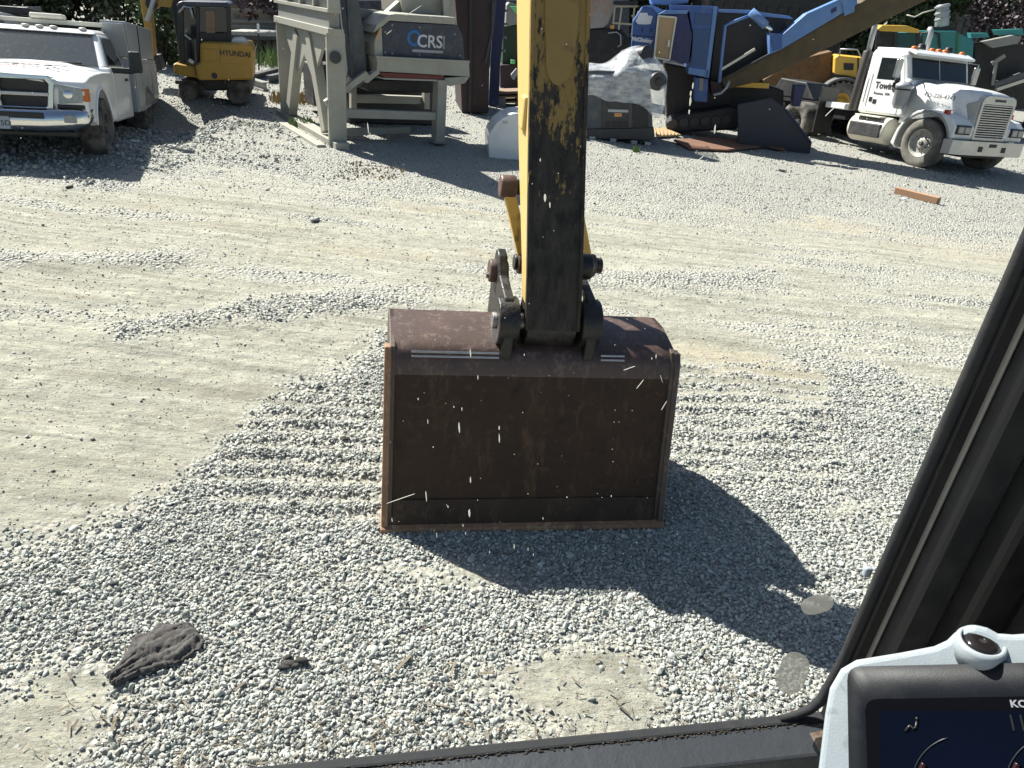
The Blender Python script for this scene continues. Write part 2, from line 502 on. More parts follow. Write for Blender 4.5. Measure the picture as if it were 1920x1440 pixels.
# ------------------------------------------------------------------ mesh helpers
class MB:
    def __init__(s):
        s.v, s.f, s.sm = [], [], []

    def add(s, vs, fs, smooth=False):
        o = len(s.v)
        s.v += [tuple(p) for p in vs]
        s.f += [tuple(o + i for i in f) for f in fs]
        s.sm += [smooth] * len(fs)
        return s

    def box(s, x0, x1, y0, y1, z0, z1):
        return s.add([(x0, y0, z0), (x1, y0, z0), (x1, y1, z0), (x0, y1, z0), (x0, y0, z1), (x1, y0, z1), (x1, y1, z1), (x0, y1, z1)],
                     [(0, 3, 2, 1), (4, 5, 6, 7), (0, 1, 5, 4), (1, 2, 6, 5), (2, 3, 7, 6), (3, 0, 4, 7)])

    def hexa(s, p):                        # 8 corners: bottom 4, top 4
        return s.add(p, [(0, 3, 2, 1), (4, 5, 6, 7), (0, 1, 5, 4), (1, 2, 6, 5), (2, 3, 7, 6), (3, 0, 4, 7)])

    def prism(s, poly, axis, a, b):        # poly in the two other axes (x,z for 'y'; y,z for 'x'; x,y for 'z')
        n = len(poly)

        def P(p, t):
            return (p[0], t, p[1]) if axis == 'y' else ((t, p[0], p[1]) if axis == 'x' else (p[0], p[1], t))
        vs = [P(p, a) for p in poly] + [P(p, b) for p in poly]
        fs = [tuple(range(n)), tuple(range(2 * n - 1, n - 1, -1))]
        fs += [(i, i + n, (i + 1) % n + n, (i + 1) % n) for i in range(n)]
        return s.add(vs, fs)

    def cyl(s, p0, p1, r0, r1=None, n=16, cap=True):
        p0, p1 = Vector(p0), Vector(p1)
        r1 = r0 if r1 is None else r1
        d = (p1 - p0).normalized()
        a = d.orthogonal().normalized()
        b = d.cross(a)
        o = len(s.v)
        for p, r in ((p0, r0), (p1, r1)):
            for i in range(n):
                t = 2 * math.pi * i / n
                s.v.append(tuple(p + (a * math.cos(t) + b * math.sin(t)) * r))
        for i in range(n):
            s.f.append((o + i, o + (i + 1) % n, o + n + (i + 1) % n, o + n + i))
            s.sm.append(True)
        if cap:
            s.f.append(tuple(o + i for i in range(n - 1, -1, -1)))
            s.f.append(tuple(o + n + i for i in range(n)))
            s.sm += [False, False]
        return s

    def tube(s, pts, r, n=8):
        pts = [Vector(p) for p in pts]
        o = len(s.v)
        a = None
        for i, p in enumerate(pts):
            d = (pts[min(i + 1, len(pts) - 1)] - pts[max(i - 1, 0)]).normalized()
            a = d.orthogonal().normalized() if a is None else (a - d * a.dot(d)).normalized()
            b = d.cross(a)
            rr = r[i] if isinstance(r, (list, tuple)) else r
            for k in range(n):
                t = 2 * math.pi * k / n
                s.v.append(tuple(p + (a * math.cos(t) + b * math.sin(t)) * rr))
        for i in range(len(pts) - 1):
            for k in range(n):
                s.f.append((o + i * n + k, o + i * n + (k + 1) % n, o + (i + 1) * n + (k + 1) % n, o + (i + 1) * n + k))
                s.sm.append(True)
        s.f.append(tuple(o + k for k in range(n - 1, -1, -1)))
        s.f.append(tuple(o + (len(pts) - 1) * n + k for k in range(n)))
        s.sm += [False, False]
        return s

    def lathe(s, prof, c, axis='y', n=32):   # prof: (r, t) along axis, closed loop
        o = len(s.v)
        m = len(prof)
        c = Vector(c)
        for i in range(n):
            t = 2 * math.pi * i / n
            for r, h in prof:
                p = (r * math.cos(t), h, r * math.sin(t)) if axis == 'y' else ((h, r * math.cos(t), r * math.sin(t)) if axis == 'x' else (r * math.cos(t), r * math.sin(t), h))
                s.v.append(tuple(c + Vector(p)))
        for i in range(n):
            for j in range(m):
                a, b2 = o + i * m + j, o + i * m + (j + 1) % m
                c2, d = o + ((i + 1) % n) * m + (j + 1) % m, o + ((i + 1) % n) * m + j
                s.f.append((a, b2, c2, d))
                s.sm.append(True)
        return s

    def ball(s, c, r, n=12, m=8):
        o = len(s.v)
        r = r if isinstance(r, (tuple, list)) else (r, r, r)
        for j in range(m + 1):
            ph = math.pi * j / m
            for i in range(n):
                t = 2 * math.pi * i / n
                s.v.append((c[0] + r[0] * math.sin(ph) * math.cos(t), c[1] + r[1] * math.sin(ph) * math.sin(t), c[2] + r[2] * math.cos(ph)))
        for j in range(m):
            for i in range(n):
                s.f.append((o + j * n + i, o + (j + 1) * n + i, o + (j + 1) * n + (i + 1) % n, o + j * n + (i + 1) % n))
                s.sm.append(True)
        return s

    def build(s, name, m, parent=None, bev=0.0, seg=2, smooth=None):
        me = bpy.data.meshes.new(name)
        me.from_pydata(s.v, [], s.f)
        sm = s.sm if smooth is None else [smooth] * len(s.f)
        bm = bmesh.new()
        bm.from_mesh(me)
        bmesh.ops.remove_doubles(bm, verts=bm.verts, dist=1e-5)
        bmesh.ops.recalc_face_normals(bm, faces=bm.faces)
        if len(bm.faces) == len(sm):
            pass
        bm.to_mesh(me)
        bm.free()
        if any(sm):
            if all(sm) or len(me.polygons) != len(sm):
                me.polygons.foreach_set('use_smooth', [True] * len(me.polygons))
            else:
                me.polygons.foreach_set('use_smooth', sm)
            if len(me.polygons) != len(sm):
                try:
                    me.set_sharp_from_angle(angle=R(35))
                except Exception:
                    pass
        me.materials.append(MATS[m] if isinstance(m, str) else m)
        o = bpy.data.objects.new(name, me)
        COL.objects.link(o)
        if parent:
            o.parent = parent
        if bev:
            md = o.modifiers.new('bevel', 'BEVEL')
            md.width = bev
            md.segments = seg
            md.limit_method = 'ANGLE'
            md.angle_limit = R(35)
            md.harden_normals = False
        return o


def tag(o, label, cat, group=None, kind=None):
    if label:
        o['label'] = label
    if cat:
        o['category'] = cat
    if group:
        o['group'] = group
    if kind:
        o['kind'] = kind
    return o


TILT = Matrix.Rotation(math.atan(-SLOPE), 4, 'Y')       # stands on the sloping yard


def thing(name, label, cat, loc, yaw=0.0, tilt=1.0, group=None, roll=0.0):
    o = bpy.data.objects.new(name, None)
    COL.objects.link(o)
    o.empty_display_size = 0.1
    t = Matrix.Rotation(math.atan(-SLOPE) * tilt, 4, 'Y')
    o.matrix_world = Matrix.Translation(Vector(loc)) @ t @ Matrix.Rotation(yaw, 4, 'Z') @ Matrix.Rotation(roll, 4, 'X')
    tag(o, label, cat, group)
    return o


class Fr:
    """a thing whose parts are set out on upright planes at their real distance; s along the plane, t away from the viewer, z up"""

    def __init__(s, name, label, cat, org, yaw=0.0, group=None, tilt=0.35):
        s.e = thing(name, label, cat, org, yaw, tilt, group)
        s.inv = s.e.matrix_world.inverted()

    def pt(s, x, y, t=0.0):
        c = s.inv @ CO
        d = s.inv.to_3x3() @ ray(x, y)
        k = (t - c.y) / d.y
        p = c + d * k
        return Vector((p.x, t, p.z))

    def poly(s, pix, t):
        return [(p.x, p.z) for p in (s.pt(x, y, t) for x, y in pix)]

    def slab(s, name, pix, t, th, m, bev=0.0, parent=None, floor=False):
        P = s.poly(pix, t)
        if floor:
            P = [(a, max(b, 0.0)) for a, b in P]
        return MB().prism(P, 'y', t, t + th).build(name, m, parent or s.e, bev)

    def bar(s, name, a, b, t, r, m, parent=None, t2=None, n=10):
        return MB().cyl(s.pt(*a, t), s.pt(*b, t if t2 is None else t2), r, n=n).build(name, m, parent or s.e)

    def beam(s, name, a, b, wd, t, th, m, parent=None, bev=0.0):    # rectangular bar between two pixels, width in metres
        p, q = s.pt(*a, t), s.pt(*b, t)
        d = Vector((q.x - p.x, 0, q.z - p.z)).normalized()
        n = Vector((-d.z, 0, d.x)) * wd / 2
        P = [(p.x + n.x, p.z + n.z), (q.x + n.x, q.z + n.z), (q.x - n.x, q.z - n.z), (p.x - n.x, p.z - n.z)]
        return MB().prism(P, 'y', t, t + th).build(name, m, parent or s.e, bev)

    def path(s, name, pix, t, r, m, parent=None):
        return MB().tube([s.pt(x, y, t) for x, y in pix], r, 6).build(name, m, parent or s.e)


def text(name, body, size, m, parent, mw, extrude=0.002, align='CENTER', sx=1.0, bold=0.0):
    """lettering as thin mesh; mw: local matrix (text lies in its XY plane)"""
    c = bpy.data.curves.new(name, 'FONT')
    c.body = body
    c.size = size
    c.extrude = extrude
    c.offset = bold
    c.align_x = align
    c.align_y = 'CENTER'
    c.resolution_u = 3
    t = bpy.data.objects.new('tmp', c)
    COL.objects.link(t)
    me = bpy.data.meshes.new_from_object(t.evaluated_get(bpy.context.evaluated_depsgraph_get()))
    bpy.data.objects.remove(t)
    me.name = name
    me.transform(mw @ Matrix.Diagonal((sx, 1, 1, 1)))
    me.materials.clear()
    me.materials.append(MATS[m])
    o = bpy.data.objects.new(name, me)
    COL.objects.link(o)
    o.parent = parent
    return o


def face_mat(loc, xaxis, yaxis):
    x, y = Vector(xaxis).normalized(), Vector(yaxis).normalized()
    z = x.cross(y).normalized()
    y = z.cross(x)
    return Matrix(((x.x, y.x, z.x, loc[0]), (x.y, y.y, z.y, loc[1]), (x.z, y.z, z.z, loc[2]), (0, 0, 0, 1)))


m_rust('rusty_corner', (0.10, 0.055, 0.03), (0.05, 0.035, 0.025), (0.14, 0.1, 0.065), 0.7)
mat('cab_pillar', (0.018, 0.019, 0.02), 0.45, var=0.12, dirt=(0.045, 0.045, 0.043), damt=0.5, ds=14, bump=0.05, bs=300)
mat('cab_rib', (0.014, 0.014, 0.015), 0.4, var=0.2)
mat('doubler', (0.28, 0.185, 0.055), 0.55, var=0.12, vs=4, dirt=(0.05, 0.04, 0.03), damt=0.6, ds=10, dthr=0.66)
mat('worn_link', (0.66, 0.42, 0.10), 0.45, var=0.1, vs=6, dirt=(0.06, 0.05, 0.045), damt=0.9, ds=13, dthr=0.58, stretch=(1, 1, .4))
mat('navy_plate', (0.010, 0.017, 0.034), 0.5, var=0.25, dirt=(0.04, 0.05, 0.065), damt=0.5, ds=3)  # dark navy, deepened by painting in the shade under the conveyor
mat('teal_glass', (0.02, 0.09, 0.09), 0.08, var=0.3)
mat('fender_rubber', (0.10, 0.10, 0.10), 0.7, var=0.15, dirt=(0.2, 0.19, 0.17), damt=0.4)
mat('green_dark', (0.012, 0.04, 0.015), 0.5, var=0.3, dirt=(0.03, 0.03, 0.03), damt=0.5)
mat('rail_cream', (0.48, 0.44, 0.30), 0.5, var=0.1)
mat('bank_soil', (0.03, 0.035, 0.022), 0.95, var=0.4, vs=0.6)
mat('chip_a', (0.15, 0.12, 0.09), 0.9, var=0.3)
mat('chip_b', (0.24, 0.20, 0.145), 0.9, var=0.3)
mat('old_scrap', (0.05, 0.045, 0.042), 0.9, var=0.4, vs=30, dirt=(0.3, 0.17, 0.07), damt=0.8, ds=18, dthr=0.62)
mat('dirt_clod', (0.06, 0.055, 0.05), 0.95, var=0.3)
mat('dump_shade', (0.16, 0.085, 0.03), 0.7, var=0.3, dirt=(0.05, 0.04, 0.03), damt=0.6)  # yellow body with the conveyor's shade put into a dark brown
m_rust('bucket_wear', (0.055, 0.034, 0.022), (0.03, 0.02, 0.015), (0.075, 0.046, 0.03), 0.55, 0.25)
mat('weld_glint', (0.55, 0.53, 0.5), 0.35, metal=0.6, var=0.2, vs=30)
mat('screen_brand', (0.28, 0.29, 0.31), 0.5)
# ------------------------------------------------------------------ the yard: one sheet, its relief and where the loose stone lies
_rs = np.random.RandomState(11)
_LAT = [_rs.rand(256, 256) for _ in range(12)]


def vnoise(x, y, k=0):
    L = _LAT[k % 12]
    xi, yi = np.floor(x).astype(int), np.floor(y).astype(int)
    fx, fy = x - xi, y - yi
    fx, fy = fx * fx * (3 - 2 * fx), fy * fy * (3 - 2 * fy)
    a, b = L[xi % 256, yi % 256], L[(xi + 1) % 256, yi % 256]
    c, d = L[xi % 256, (yi + 1) % 256], L[(xi + 1) % 256, (yi + 1) % 256]
    return (a * (1 - fx) + b * fx) * (1 - fy) + (c * (1 - fx) + d * fx) * fy


def fbm(x, y, k=0, o=4):
    r, a, t = 0, 0.5, 0
    for i in range(o):
        r = r + a * vnoise(x + 17.3 * i, y + 9.1 * i, k + i)
        t += a
        a *= 0.55
        x, y = x * 2.03, y * 2.03
    return r / t


def sst(a, b, x):
    t = np.clip((x - a) / (b - a), 0, 1)
    return t * t * (3 - 2 * t)


_BX = np.array([-8, -2.6, -1.98, -1.68, -1.57, -1.21, -0.97, -0.6, 0.2, 0.98, 2.04, 2.48, 2.95, 3.67, 9])
_BY = np.array([1.2, 1.7, 2.20, 2.75, 3.35, 4.15, 4.95, 4.7, 4.3, 3.75, 4.85, 5.25, 5.0, 4.85, 4.6])


def blob(x, y, cx, cy, rx, ry):
    return np.exp(-(((x - cx) / rx) ** 2 + ((y - cy) / ry) ** 2))


def seg(x, y, a, b, wdt):
    ax, ay = a
    dx, dy = b[0] - ax, b[1] - ay
    t = np.clip(((x - ax) * dx + (y - ay) * dy) / (dx * dx + dy * dy), 0, 1)
    return np.exp(-(((x - ax - t * dx) ** 2 + (y - ay - t * dy) ** 2) / wdt ** 2))


def ridge_zone(x, y):
    n = (fbm(x * 1.5, y * 1.5, 5) - 0.5) * 0.5
    left = sst(-1.62, -1.4, x + n * 0.5) * sst(-0.35, -0.6, x + n * .4) * sst(2.75, 3.0, y) * sst(4.35, 4.1, y + n)
    right = sst(0.7, 0.95, x) * sst(2.35, 2.1, x - (y - 4.4) * 0.25 + n * .4) * sst(3.5, 3.8, y) * sst(5.5, 5.2, y + n)
    far = sst(1.8, 2.3, x) * sst(3.9, 3.4, x + n) * sst(5.7, 5.9, y) * sst(7.0, 6.7, y + n)
    return left, right, far


def ridge_wave(x, y):
    wob = (fbm(x * 1.3, y * 1.3, 2) - 0.5) * 0.16
    amp = 0.45 + 0.9 * fbm(x * 1.6, y * 1.6, 7)
    return np.clip(0.5 + 0.5 * amp * np.sin(2 * np.pi * (y - 0.16 * x + wob) / 0.165) + 0.5 * (fbm(x * 5, y * 9, 10) - .5), 0, 1)


def cov(x, y):
    n = fbm(x * 1.1, y * 1.6, 0, 5) - 0.5
    yb = np.interp(x, _BX, _BY)
    c = sst(1.05, -0.6, (y - yb) + n * 1.7 + .5 * (fbm(x * 6, y * 8, 3, 3) - .5)) * (0.38 + 1.12 * fbm(x * 2.1, y * 2.6, 8, 4))
    for cx, cy, rx, ry, a in ((-0.28, 2.62, 0.42, 0.16, .9), (0.36, 2.10, 0.36, 0.22, 1.0), (0.30, 1.78, 0.4, 0.12, .7), (-1.60, 1.60, 0.3, 0.25, .9), (-0.9, 1.55, .3, .12, .5), (2.0, 3.5, .5, .2, .35)):
        c = c - a * blob(x + n * .35, y + n * .2, cx, cy, rx, ry)
    # windrows and streaks of loose stone on the packed dirt
    st = fbm(x * 0.55 + 3, y * 3.4, 3, 5)
    mid = sst(0.50, 0.76, st) * sst(4.6, 6.2, y) * 0.55 + .12 * fbm(x * 3, y * 7, 2, 4)
    for a, b, wd, g in (((-2.75, 4.65), (-2.1, 5.2), .22, .8), ((-2.1, 5.2), (-1.1, 5.9), .28, .85), ((-1.1, 5.9), (.3, 6.6), .25, .5), ((.5, 6.9), (2.6, 7.7), .35, .7), ((-4.6, 5.6), (-3.1, 6.2), .25, .75), ((-4.4, 4.9), (-3.0, 4.9), .25, .5), ((2.6, 6.3), (4.2, 6.2), .4, .6), ((3.4, 7.9), (5.5, 8.8), .5, .5)):
        mid = np.maximum(mid, g * .85 * seg(x + n * .9, y + n * .9, a, b, wd) * (0.35 + 1.1 * fbm(x * 2.2, y * 4, 9, 4)))
    far = sst(8.3, 11.0, y - 0.18 * x + n * 3) * (0.45 + .5 * fbm(x * .8, y * 2.2, 6, 4))
    far2 = sst(-3.6, -5.0, x + n * 2) * sst(7.6, 8.5, y) * 1.0
    c = np.maximum(np.maximum(c, mid), np.maximum(far, far2))
    l, r, f = ridge_zone(x, y)
    w_ = ridge_wave(x, y)
    c = c * (1 - l) + l * np.clip(0.30 + 0.50 * w_ + n * .8, 0, 1)
    c = c * (1 - r) + r * np.clip(0.16 + 0.42 * w_ + n * .7 + (0.3 - (y - 3.8) * .25), 0, 1)
    c = c * (1 - .6 * f) + .6 * f * np.clip(w_ * .7, 0, 1)
    return np.clip(c, 0, 1)


def relief(x, y):
    n = fbm(x * 0.7, y * 0.9, 1, 3) - 0.5
    h = 0.06 * n * sst(1.5, 4, y)
    h = h + 0.046 * (fbm(x * 0.8, y * 5.5, 4, 5) - 0.5) * sst(3.5, 5, y) * sst(16, 9, y) + 0.030 * (fbm(x * 0.5 + 5, y * 9, 2, 4) - 0.5) * sst(3.5, 5, y) * sst(16, 9, y)      # wheel furrows across the yard
    h = h + 0.016 * (fbm(x * 7, y * 7, 6, 4) - 0.5)
    h = h + 0.012 * (fbm(x * 22, y * 22, 8, 2) - 0.5) * sst(9, 5, y)
    l, r, f = ridge_zone(x, y)
    h = h + (l * 0.022 + r * 0.017 + f * .014) * (ridge_wave(x, y) - 0.5)
    for a, b, wd, g in (((-2.75, 4.65), (-2.1, 5.2), .22, .03), ((-2.1, 5.2), (-1.1, 5.9), .28, .035), ((-4.6, 5.6), (-3.1, 6.2), .2, .05), ((.5, 6.9), (2.6, 7.7), .3, .03), ((2.2, 4.7), (1.6, 4.2), .12, .04)):
        h = h + g * seg(x, y, a, b, wd)
    h = h + 0.22 * sst(-3.8, -5.2, x) * (fbm(x * 1.1, y * 1.1, 7) - 0.5) * sst(7, 9, y)
    h = h - 0.085 * np.clip(y - 10.0, 0, 4.2) * sst(-4.6, -5.4, x + .15 * (y - 10)) * sst(14.4, 13.3, y)      # the stone falls away behind the pickup
    return h


def hz(x, y):
    return SLOPE * np.clip(x, -30, 30) + relief(np.asarray(x, float), np.asarray(y, float))


def zg(x, y):
    return float(hz(np.array([x]), np.array([y]))[0])


def axis(parts):
    o = []
    for a, b, st in parts:
        n = max(1, int(round((b - a) / st)))
        o += list(np.linspace(a, b, n, endpoint=False))
    return np.array(o + [parts[-1][1]])


gx = axis([(-900, -100, 200), (-100, -30, 10), (-30, -12, 1.0), (-12, -5, .14), (-5, -3.2, .06), (-3.2, 3.4, .024), (3.4, 5, .05), (5, 13, .14), (13, 30, 1), (30, 100, 10), (100, 900, 200)])
gy = axis([(-60, -4, 8), (-4, 0.8, .4), (0.8, 5.2, .022), (5.2, 8, .045), (8, 14, .09), (14, 24, .25), (24, 60, 2), (60, 120, 15), (120, 1400, 160)])
X, Y = np.meshgrid(gx, gy)
Z = hz(X.ravel(), Y.ravel())
V = np.stack([X.ravel(), Y.ravel(), Z], 1)
nx, ny = len(gx), len(gy)
i0 = (np.arange(ny - 1)[:, None] * nx + np.arange(nx - 1)[None, :]).ravel()
Q = np.stack([i0, i0 + 1, i0 + nx + 1, i0 + nx], 1)
me = bpy.data.meshes.new('ground')
me.vertices.add(len(V))
me.vertices.foreach_set('co', V.ravel().astype(np.float32))
me.loops.add(Q.size)
me.loops.foreach_set('vertex_index', Q.ravel().astype(np.int32))
me.polygons.add(len(Q))
me.polygons.foreach_set('loop_start', np.arange(0, Q.size, 4, dtype=np.int32))
me.polygons.foreach_set('use_smooth', np.ones(len(Q), bool))
at = me.attributes.new('cov', 'FLOAT', 'POINT')
at.data.foreach_set('value', cov(X.ravel(), Y.ravel()).astype(np.float32))
me.update(calc_edges=True)
me.validate()
me.materials.append(MATS['yard_ground'])
ground = bpy.data.objects.new('ground', me)
COL.objects.link(ground)
tag(ground, 'packed pale dirt yard strewn with grey gravel', 'ground', kind='structure')


# loose stone: pebble shapes scattered as instances (nobody could count it)
def pebble_mesh(k):
    rnd = random.Random(100 + k)
    bm = bmesh.new()
    bmesh.ops.create_icosphere(bm, subdivisions=2 if k < 2 else 1, radius=0.5)
    off = Vector((rnd.random() * 50, rnd.random() * 50, rnd.random() * 50))
    from mathutils import noise as mn
    for v in bm.verts:
        d = 1 + 0.55 * mn.noise(v.co * 2.1 + off) + (0.16 * mn.noise(v.co * 5 + off))
        v.co = v.co * d
        if k % 2 == 0:                       # a few flat broken faces
            v.co.z = max(v.co.z, -0.22)
            v.co.x = min(v.co.x, 0.36)
        v.co.z *= 0.62 + 0.1 * (k % 3)
        v.co.x *= 1.1 + 0.12 * (k % 2)
    for f in bm.faces:
        f.smooth = k % 2 != 0
    m = bpy.data.meshes.new('pebble')
    bm.to_mesh(m)
    bm.free()
    m.materials.append(MATS['pebble'])
    return m


def scatter(name, label, P, scale, seed, meshes, zrot_only=False, cat='gravel'):
    """instances of the given meshes on points P (n x 3) through geometry nodes"""
    n = len(P)
    me = bpy.data.meshes.new(name)
    me.vertices.add(n)
    me.vertices.foreach_set('co', P.ravel().astype(np.float32))
    rr = np.random.RandomState(seed)
    a = me.attributes.new('sc', 'FLOAT_VECTOR', 'POINT')
    sc3 = np.stack([scale * rr.uniform(.75, 1.3, n), scale * rr.uniform(.75, 1.15, n), scale * rr.uniform(.7, 1.1, n)], 1)
    a.data.foreach_set('vector', sc3.ravel().astype(np.float32))
    a = me.attributes.new('rt', 'FLOAT_VECTOR', 'POINT')
    tl = 0.15 if zrot_only else 0.75
    rot = np.stack([rr.normal(0, tl, n), rr.normal(0, tl, n), rr.uniform(0, 6.283, n)], 1)
    a.data.foreach_set('vector', rot.ravel().astype(np.float32))
    a = me.attributes.new('pk', 'INT', 'POINT')
    a.data.foreach_set('value', rr.randint(0, len(meshes), n).astype(np.int32))
    o = bpy.data.objects.new(name, me)
    COL.objects.link(o)
    hid = bpy.data.collections.new(name + '_shapes')
    for i, m in enumerate(meshes):
        q = bpy.data.objects.new('%s_shape_%d' % (name, i), m)
        hid.objects.link(q)
    ng = bpy.data.node_groups.new(name, 'GeometryNodeTree')
    ng.interface.new_socket('Geometry', in_out='INPUT', socket_type='NodeSocketGeometry')
    ng.interface.new_socket('Geometry', in_out='OUTPUT', socket_type='NodeSocketGeometry')
    N, L = ng.nodes, ng.links
    gi, go = N.new('NodeGroupInput'), N.new('NodeGroupOutput')
    ci = N.new('GeometryNodeCollectionInfo')
    ci.inputs['Collection'].default_value = hid
    ci.inputs['Separate Children'].default_value = True
    ci.inputs['Reset Children'].default_value = True
    ip = N.new('GeometryNodeInstanceOnPoints')

    def att(nm, ty):
        q = N.new('GeometryNodeInputNamedAttribute')
        q.data_type = ty
        q.inputs['Name'].default_value = nm
        return q.outputs['Attribute']
    L.new(gi.outputs[0], ip.inputs['Points'])
    L.new(ci.outputs[0], ip.inputs['Instance'])
    ip.inputs['Pick Instance'].default_value = True
    L.new(att('pk', 'INT'), ip.inputs['Instance Index'])
    L.new(att('sc', 'FLOAT_VECTOR'), ip.inputs['Scale'])
    er = N.new('FunctionNodeEulerToRotation')
    L.new(att('rt', 'FLOAT_VECTOR'), er.inputs[0])
    L.new(er.outputs[0], ip.inputs['Rotation'])
    L.new(ip.outputs[0], go.inputs[0])
    md = o.modifiers.new('scatter', 'NODES')
    md.node_group = ng
    tag(o, label, cat, kind='stuff')
    return o


def in_view(x, y, margin=0.5):
    z = SLOPE * x
    px = x * CR.x + y * CR.y + (z - EYE) * CR.z
    py = x * CU.x + y * CU.y + (z - EYE) * CU.z
    pz = x * CF.x + y * CF.y + (z - EYE) * CF.z
    return (pz > .5) & (np.abs(px) < pz * 0.686 + margin) & (np.abs(py) < pz * 0.515 + margin)


PEB = [pebble_mesh(k) for k in range(8)]
_r = np.random.RandomState(5)


def sow(x0, x1, y0, y1, per_m2, thr, s0, s1, lift=0.25, gain=1.0, margin=.5):
    n = int((x1 - x0) * (y1 - y0) * per_m2)
    x, y = _r.uniform(x0, x1, n), _r.uniform(y0, y1, n)
    k = in_view(x, y, margin)
    x, y = x[k], y[k]
    c = cov(x, y)
    bu = (x - .122) * .982 + (y - 3.03) * .187
    bw = -(x - .122) * .187 + (y - 3.03) * .982
    c = np.where((np.abs(bu) < .73) & (bw > -.03) & (bw < .9), -9, c)          # under the bucket
    k = _r.rand(len(x)) < np.clip((c - thr) / (1 - thr) * gain, 0, 1) ** 1.5
    x, y, c = x[k], y[k], c[k]
    s = s0 + (s1 - s0) * _r.rand(len(x)) ** 2.2
    z = hz(x, y) + s * lift * _r.uniform(.3, 1.0, len(x))
    return np.stack([x, y, z], 1), s


_p, _s = [], []
for a in (sow(-3.4, 3.6, 1.3, 2.6, 14500, .12, .005, .022, .30, 1.15, .35), sow(-3.4, 3.6, 2.6, 3.6, 12500, .15, .005, .021, .28, 1.1, .35), sow(-3.6, 3.8, 3.6, 5.7, 8500, .15, .005, .020, .25, 1.0, .35)):
    _p.append(a[0])
    _s.append(a[1])
# single bigger stones on top
q, s_ = sow(-3.5, 3.7, 1.3, 5.6, 260, .15, .018, .040, .2)
_p.append(q)
_s.append(s_)
# grit and single stones pressed in the bare dirt
for a in (sow(-4, 4, 1.3, 4.5, 1500, -1.6, .003, .011, .15), sow(-5, 5, 4.5, 7, 900, -1.6, .004, .014, .15), sow(-5, 6, 1.3, 10, 110, -1.0, .010, .026, .15), sow(-6, 7, 7, 11, 420, -1.6, .006, .018, .15)):
    _p.append(a[0])
    _s.append(a[1])
scatter('gravel', 'loose grey river gravel around the bucket', np.concatenate(_p), np.concatenate(_s), 3, PEB[:6])
_p, _s = [], []
for a in (sow(-6, 7, 5.7, 9.5, 1500, .15, .006, .022, .2, .8), sow(-8, 12, 9.5, 14, 520, .2, .010, .032, .25, .8), sow(-10, 16, 14, 24, 110, .2, .015, .05, .3), sow(-9, -3.2, 7.9, 13, 420, .5, .012, .062, .35)):
    _p.append(a[0])
    _s.append(a[1])
scatter('crushed_stone', 'coarser grey crushed stone spread across the back of the yard', np.concatenate(_p), np.concatenate(_s), 4, PEB[5:] + PEB[3:4])
# ------------------------------------------------------------------ our own excavator: stick, linkage and bucket
AY = R(10.8)
arm = thing('excavator', 'worn yellow excavator stick with wide rusty bucket resting on the gravel', 'excavator arm', (0.122, 3.03, -0.006), AY, 0.75)
AI = arm.matrix_world.inverted()


def apt(x, y, wd):                              # pixel -> arm frame, on the upright plane wd behind the cutting edge
    c, d = AI @ CO, AI.to_3x3() @ ray(x, y)
    return c + d * ((wd - c.y) / d.y)


HW = 0.70
prof = [(0.0, 0.012), (0.12, 0.004), (0.30, 0.0), (0.50, 0.015), (0.68, 0.07), (0.82, 0.17), (0.91, 0.31), (0.945, 0.47), (0.92, 0.63), (0.84, 0.77), (0.72, 0.87), (0.58, 0.925), (0.44, 0.93), (0.32, 0.905), (0.22, 0.865)]


def inset(P, d):
    o = []
    for i, p in enumerate(P):
        a, b = Vector(P[max(i - 1, 0)]), Vector(P[min(i + 1, len(P) - 1)])
        t = (b - a).normalized()
        o.append((p[0] - t.y * d, p[1] + t.x * d))
    return o


sh = [(0.0, 0.012), (0.055, 0.20), (0.105, 0.40), (0.15, 0.60), (0.185, 0.76), (0.198, 0.82), (0.222, 0.865), (0.27, 0.893), (0.34, 0.91), (0.44, 0.93), (0.58, 0.925), (0.72, 0.87), (0.84, 0.77), (0.92, 0.63), (0.945, 0.47), (0.91, 0.31)]
inn = inset(sh, -0.024)


def sheet(P, hw):
    k = len(P)
    return MB().add([(-hw, a, b) for a, b in P] + [(hw, a, b) for a, b in P], [(i, i + 1, k + i + 1, k + i) for i in range(k - 1)], True)


bk = sheet(sh[4:], HW - .004).build('bucket', 'bucket_shell', arm)
sheet(sh[:5], HW - .004).build('face_plate', 'bucket_face', bk)
sheet(inn, HW - .02).build('inner_plate', 'bucket_inside', bk)
MB().prism([(-0.004, 0.03), (0.034, 0.155), (0.045, 0.15), (0.012, 0.025)], 'x', -HW + .03, HW - .03).build('wear_strip', 'bucket_wear', bk, 0.004)
front = [(0.225, 0.885), (0.195, 0.83), (0.178, 0.76), (0.138, 0.60), (0.093, 0.40), (0.043, 0.20), (-0.012, 0.012)]
for sx in (-1, 1):
    side = [(0.0, 0.012), (.16, .06), (.4, .14), (.68, .22), (.88, .27)] + prof[6:-1] + front[:-1]
    s0, s1 = sorted((sx * HW, sx * (HW - 0.026)))
    MB().prism(side, 'x', s0, s1).build('side_plate', 'bucket_inside', bk, 0.004)
    # side cutter: thicker worn strip along the front edge, left one painted sunlit tan
    f2 = [(a + 0.05, b - .004) for a, b in front]
    s0, s1 = sorted((sx * (HW - 0.008), sx * (HW + 0.024)))
    MB().prism([(a - .006, b) for a, b in front] + f2[::-1], 'x', s0, s1).build('side_cutter', 'bucket_edge' if sx < 0 else 'bucket_shell', bk, 0.006)
    # gusset at the rim corner
    s0, s1 = sorted((sx * HW * 0.99, sx * (HW - 0.17)))
